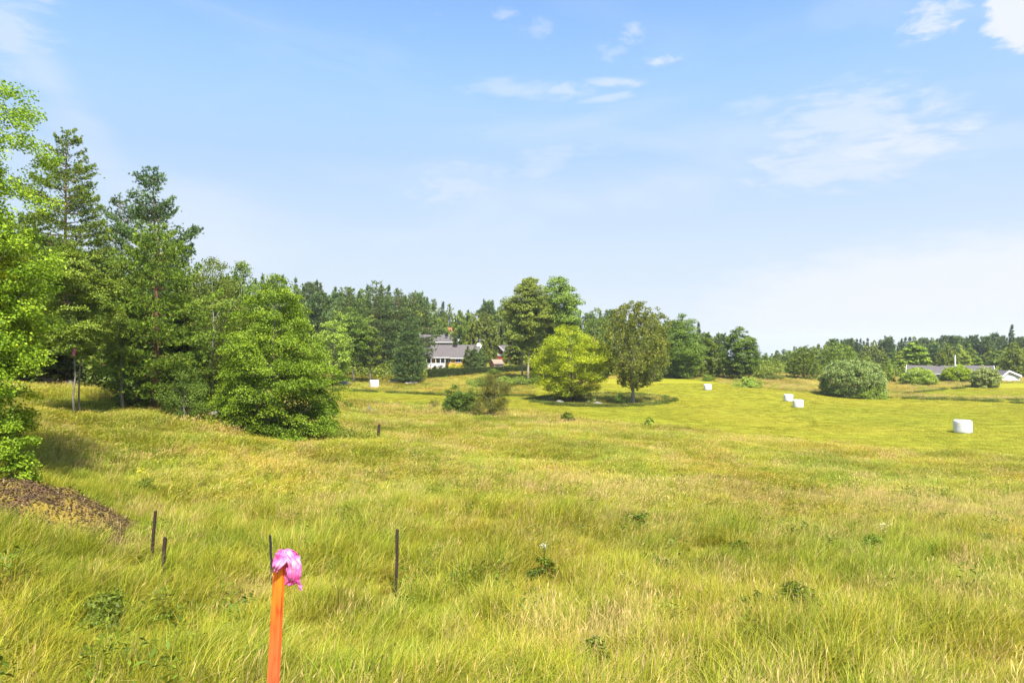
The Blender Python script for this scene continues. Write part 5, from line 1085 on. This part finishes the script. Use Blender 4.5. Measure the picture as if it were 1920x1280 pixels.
# forest: individual trees copied from a few grown kinds
def build_forest():
    g = np.random.default_rng(99)
    def sp(seed, w, mt='spruce'): return conifer(seed, 10, [(0, w), (.2, .92 * w), (.5, .62 * w), (.8, .28 * w), (1, .04)], 28, 6, 2200, .40, .06, .12, -.3, .12, .12, .26, .22, irregular=.22, tuft=4)
    def pn(seed, w): return conifer(seed, 10, [(0, .5 * w), (.3, w), (.6, .95 * w), (.85, .6 * w), (1, .2 * w)], 13, 5, 1500, .52, .35, .15, .05, .25, .25, .36, .3, irregular=.4, tuft=5)
    def bd(seed, w, mt='broad'): return broad(seed, 10, pf(OV, w), 120, 5200, .42, .07, .14, .24, .65, 8)
    def bi(seed, w): return birch(seed, 10, pf(COL, w), 200, 5200, .38, .10, .11, 1.6, 10)
    kinds = {}
    spec = [('spruce', 'spruce_tree', lambda s: sp(s, 1.35), BARK, 'spruce', 4), ('pine', 'pine_tree', lambda s: pn(s, 1.9), BARKP, 'pine_blue', 3), ('broad', 'broadleaf_tree', lambda s: bd(s, 2.5), BARK, 'broad', 3),
            ('pale', 'broadleaf_tree', lambda s: bd(s, 2.3), BARK, 'pale', 2), ('birch', 'birch_tree', lambda s: bi(s, 1.9), BARKB, 'birch', 3)]
    for key, nm, fn, bk, mt, cnt in spec: kinds[key] = (nm, [fn(500 + hash(key) % 1 + len(kinds) * 20 + i) for i in range(cnt)], bk, G[mt])
    protos = {}
    words = {'spruce': 'dark spruce', 'pine': 'blue-green pine', 'broad': 'green broadleaf tree', 'pale': 'pale broadleaf tree', 'birch': 'slender birch'}
    def put(key, px, ytop, Y, where, group, wide=1.0):
        nm, ds, bk, mt = kinds[key]; x, y, z = at(px, Y); Hh = max(4.5, H_for(px, ytop, Y)); k = int(g.integers(0, len(ds)))
        s = Hh / 10; sx = s * wide * g.uniform(.85, 1.15) * (1.15 if s < 1 else 1 / s ** .35); lab = words[key] + ' ' + (where if where not in wv else wshort[where] + ' ' + landmark(px))
        if (key, k) not in protos:
            protos[(key, k)] = plant_tree(nm, ds[k], bk, mt, (x, y, z - .1), lab, 'tree', group, g.uniform(0, 6.28), (sx, sx, s))
        else: copy_tree(protos[(key, k)], (x, y, z - .1), g.uniform(0, 6.28), (sx, sx, s), lab, group)
    SK = np.array([(430,520),(520,519),(545,524),(600,522),(640,533),(700,530),(740,545),(780,552),(810,562),(850,574),(900,570),(950,566),(1000,562),(1100,580),(1150,578),(1240,592),(1300,603),(1345,628),(1425,662),(1450,659),(1500,652),(1560,641),(1620,637),(1700,635),(1800,633),(1920,631),(2200,622)], float)
    sky = lambda p: float(np.interp(p, SK[:, 0], SK[:, 1])) - (3 if p > 1400 else 1)
    wh = {0: 'on the wooded skyline behind the bungalow', 1: 'in the wood below the skyline, left and centre', 2: 'on the far wooded ridge at the right', 3: 'in the far wood behind the grey houses', 4: 'deep in the forest on the left'}
    wv = list(wh.values()); wshort = dict(zip(wv, ('on the skyline', 'in the wood', 'on the far ridge', 'in the far wood', 'deep in the forest')))
    LM = [(-400, 'behind the left aspen'), (40, 'left of the tallest pine'), (95, 'behind the tallest pine'), (190, 'right of the tallest pine'), (260, 'behind the second tall pine'), (340, 'behind the olive birch'), (430, 'left of the layered tree'), (500, 'above the layered tree'), (575, 'just right of the layered tree'), (640, 'above the lone left bale'), (705, 'behind the two topped pine'),
          (765, 'above the dark house'), (830, 'above the bungalow'), (895, 'above the dark thujas'), (950, 'left of the twin aspens'), (1010, 'behind the twin aspens'), (1090, 'above the yellow-green tree'), (1160, 'behind the field birch'), (1230, 'right of the field birch'), (1290, 'behind the deep green tree'), (1345, 'left of the dome shaped tree'),
          (1405, 'right of the dome shaped tree'), (1465, 'above the two paired bales'), (1530, 'left of the willow bush'), (1585, 'above the willow bush'), (1645, 'right of the willow bush'), (1700, 'above the left round bush'), (1750, 'above the grey bungalow'), (1795, 'behind the flagpole'), (1840, 'above the garage'), (1890, 'at the right edge')]
    def landmark(px):
        r_ = LM[0][1]
        for a, b in LM:
            if px >= a - 2: r_ = b
        return r_
    def pick(ks, ps): return ks[int(g.choice(len(ks), p=ps))]
    for px in np.arange(440, 1360, 17):
        p = px + g.normal() * 5; put(pick(['spruce', 'pine', 'broad', 'birch'], [.58, .25, .09, .08]), p, sky(p) + g.choice([0, 3, 9, 14]) - 3, g.uniform(205, 245), wh[0], 'skyline trees behind the bungalow')
    for px in np.arange(450, 1380, 24):
        p = px + g.normal() * 6; put(pick(['spruce', 'pine', 'broad', 'birch', 'pale'], [.3, .22, .22, .16, .10]), p, sky(p) + g.uniform(14, 30), g.uniform(184, 200), wh[1], 'trees of the wood below the skyline')
    for px in np.arange(590, 790, 26):
        p = px + g.normal() * 6; put(pick(['spruce', 'pine', 'broad'], [.4, .4, .2]), p, sky(p) + g.uniform(22, 45), g.uniform(142, 165), wh[1], 'trees of the wood below the skyline')
    for px in (862, 878, 892, 908, 920, 936, 950): put('birch', px, 566 + g.uniform(2, 30), g.uniform(158, 176) if px > 912 else g.uniform(163, 172), 'in the birch grove between bungalow and tall aspens', 'birches between bungalow and aspens', .9)
    put('broad', 826, 596, 196, 'rounded behind the roof of the dark house', None); put('broad', 844, 616, 190, 'low beside the dark house dish', None, .7)
    for px in np.arange(968, 1350, 30):
        p = px + g.normal() * 6; put(pick(['broad', 'birch', 'pale'], [.5, .35, .15]), p, sky(p) + g.uniform(24, 48), g.uniform(145, 165), wh[1], 'trees of the wood below the skyline')
    put('pale', 950, 664, 166, 'low in front of the red cottage', None, .8)
    put('broad', 1000, 664, 140, 'low and shrubby behind the hedge end', None, .8); put('pale', 975, 666, 158, 'low and shrubby below the red cottage', None, .9)
    for px in np.arange(1415, 1960, 15):
        p = px + g.normal() * 4; put(pick(['spruce', 'pine', 'broad', 'birch'], [.32, .2, .36, .12]), p, sky(p) + g.choice([-1, 1, 3, 5]), g.uniform(232, 262), wh[2], 'trees on the far ridge at the right')
    for px in np.arange(1425, 1960, 22):
        p = px + g.normal() * 5; put(pick(['spruce', 'pine', 'broad', 'birch', 'pale'], [.22, .15, .3, .2, .13]), p, sky(p) + g.uniform(9, 22), g.uniform(205, 225), wh[3], 'trees of the far wood at the right')
    for px in np.arange(1435, 1960, 25):
        p = px + g.normal() * 5; put(pick(['broad', 'birch', 'pale'], [.35, .4, .25]), p, sky(p) + g.uniform(20, 36), g.uniform(170, 195), wh[3], 'trees of the far wood at the right')
    for px in np.arange(1385, 1990, 14):
        p = px + g.normal() * 4; put(pick(['spruce', 'pine', 'broad'], [.5, .25, .25]), p, sky(p) + g.choice([1, 4, 6]), g.uniform(275, 300), wh[2], 'trees on the far ridge at the right', 1.25)
    put('spruce', 1897, 610, 225, 'standing clear above the ridge near the right edge', None, .9)
    put('pale', 1712, 640, 172, 'wide and bright left of the grey houses', None, 1.3); put('birch', 1782, 642, 166, 'with forked pale trunk behind the flagpole', None, 1.1); put('birch', 1900, 640, 160, 'right of the garage near the frame edge', None, 1.2)
    put('pale', 1668, 688, 140, 'small and young right of the willow bush', None, .6)
    for px in np.arange(-150, 300, 30):
        put('spruce', px + g.normal() * 6, 590 + g.uniform(-30, 25), g.uniform(45, 52), 'low in the shade ' + landmark(px), 'low spruces in the shade of the left forest', 1.6)
    for px in np.arange(-90, 340, 30):
        p = px + g.normal() * 6; put(pick(['broad', 'birch', 'spruce'], [.45, .25, .3]), p, (545 if p > 60 else 500) + g.uniform(-35, 30), g.uniform(42, 49), 'dense and low ' + landmark(px), 'trees filling the edge of the left forest', 1.5)
    # left forest depth
    for (a, b, y0, y1, dt) in ((-110, 470, 56, 66, 44), (-90, 500, 70, 84, 42), (-60, 560, 95, 120, 40)):
        for px in np.arange(a, b, dt):
            p = px + g.normal() * 8; top = np.interp(p, [-260, 60, 120, 200, 260, 330, 380, 430, 520, 560], [380, 400, 430, 455, 470, 490, 515, 520, 540, 540]) + g.uniform(0, 50)
            put(pick(['spruce', 'pine', 'broad'], [.5, .3, .2]), p, top, g.uniform(y0, y1), wh[4], 'trees deep in the left forest')
build_forest()

# ------------------------------------------------------------------ weeds in the meadow
def build_weeds():
    def weed(px, py, w, h, lab, seed, mt='weed', n=1500, size=.07):
        x, y, z = on(px, py, 7, 60); h *= .78; w *= 1.15; d = broad(seed, h, [(0, w), (.5, w * .85), (1, w * .4)], 22, n, size, .02, .012, .22, .8, 12, aspect=.45)
        return plant_tree('weed_clump', d, G[mt], G[mt], (x, y, z), lab, 'plant', None, 0, (1, 1, 1), 'stem', 'foliage')
    weed(190, 1170, .5, .55, 'dark leafy weed clump in the foreground left of the orange stake', 301)
    weed(1192, 988, .5, .55, 'small dark green weed clump alone in mid meadow right of centre', 302)
    weed(1500, 1150, .6, .62, 'largest dark weed clump in the lower right grass', 303)
    weed(1420, 1160, .45, .55, 'dark weed clump just left of the largest one at lower right', 304)
    weed(1225, 1075, .5, .5, 'dark green weed clump below and right of the small one in mid meadow', 305)
    weed(1640, 1040, .45, .62, 'yellowish tall weed clump in the right meadow', 306, 'rowan')
    weed(1850, 1030, .6, .5, 'dark weed clump near the right edge of the meadow', 307)
    weed(1015, 1090, .35, .62, 'weed clump with white flowers in mid meadow', 308)
    weed(1116, 1250, .25, .5, 'upright dark weed at the bottom centre of the meadow', 309)
    weed(1743, 892, .5, .4, 'small dark tuft far out on the right of the meadow', 310, n=900)
    weed(270, 925, .4, .6, 'leafy weed with yellow flowers right of the mossy outcrop', 311)
    weed(1390, 1040, .4, .45, 'green weed clump in the middle of the right meadow', 312)
    g = np.random.default_rng(31)
    def flowers(px, py, n, r, h, c, lab, nm):
        x, y, z = on(px, py, 7, 60); P = np.stack([g.normal(size=n) * r, g.normal(size=n) * r, h + g.normal(size=n) * .06], 1)
        root = empty(nm, (x, y, z)); m = MB()
        for k in range(5): a = g.uniform(-r, r, 2); m.tube([(a[0] * .3, a[1] * .3, 0), (a[0], a[1], h)], [.004, .003], 4)
        obj('stem', m.mesh('stem'), G['weed'], root)
        obj('blossom', leaves('blossom', P, np.full(n, .022), None, None, .9, g), mat_noise(nm + '_petal', c, c, 5, .7, 0), root); tag(root, lab, 'flower')
    flowers(1020, 1084, 45, .04, .66, (.75,.74,.62), 'creamy white flower head above the meadow grass right of centre', 'white_flower')
    flowers(1655, 1032, 70, .07, .68, (.62,.58,.36), 'pale cream flower heads in the right meadow', 'cream_flower')
    flowers(265, 922, 130, .12, .66, (.65,.55,.03), 'yellow flower heads right of the mossy outcrop', 'yellow_flower')
build_weeds()

# ------------------------------------------------------------------ labels of look-alikes made to single each one out
def settle_labels():
    by = {}
    for o in sc.objects:
        if o.parent is None and 'label' in o: by.setdefault(o['label'], []).append(o)
    o3 = ('left', 'middle', 'right'); nth = ('first', 'second', 'third', 'fourth', 'fifth', 'sixth', 'seventh', 'eighth', 'ninth', 'tenth')
    for lab, os_ in by.items():
        n = len(os_)
        if n < 2 or n > 10: continue
        os_.sort(key=lambda o: o.location.x / max(1, o.location.y))
        for i, o in enumerate(os_):
            o['label'] = (('left', 'right')[i] if n == 2 else o3[i] if n == 3 else nth[i] + ' from left') + (' of ' + ('two', 'three')[n - 2] if n < 4 else '') + ', ' + lab
settle_labels()

# ------------------------------------------------------------------ thin summer air
def build_haze():
    x, y0, y1, z0, z1 = 11500, -40, 3700, -330, 46
    m = MB(); m.add([(-x, y0, z0), (x, y0, z0), (x, y1, z0), (-x, y1, z0), (-x, y0, z1), (x, y0, z1), (x, y1, z1), (-x, y1, z1)], [(0,3,2,1),(4,5,6,7),(0,1,5,4),(1,2,6,5),(2,3,7,6),(3,0,4,7)])
    mt, N, L = new_mat('thin_haze'); o = N.new('ShaderNodeOutputMaterial'); v = N.new('ShaderNodeVolumePrincipled')
    v.inputs['Color'].default_value = (.90, .95, 1.0, 1); v.inputs['Density'].default_value = HAZE; v.inputs['Anisotropy'].default_value = .2
    L.new(v.outputs[0], o.inputs['Volume'])
    tag(obj('haze', m.mesh('haze'), mt), None, None, None, 'stuff')
HAZE = 0.0002
build_haze()
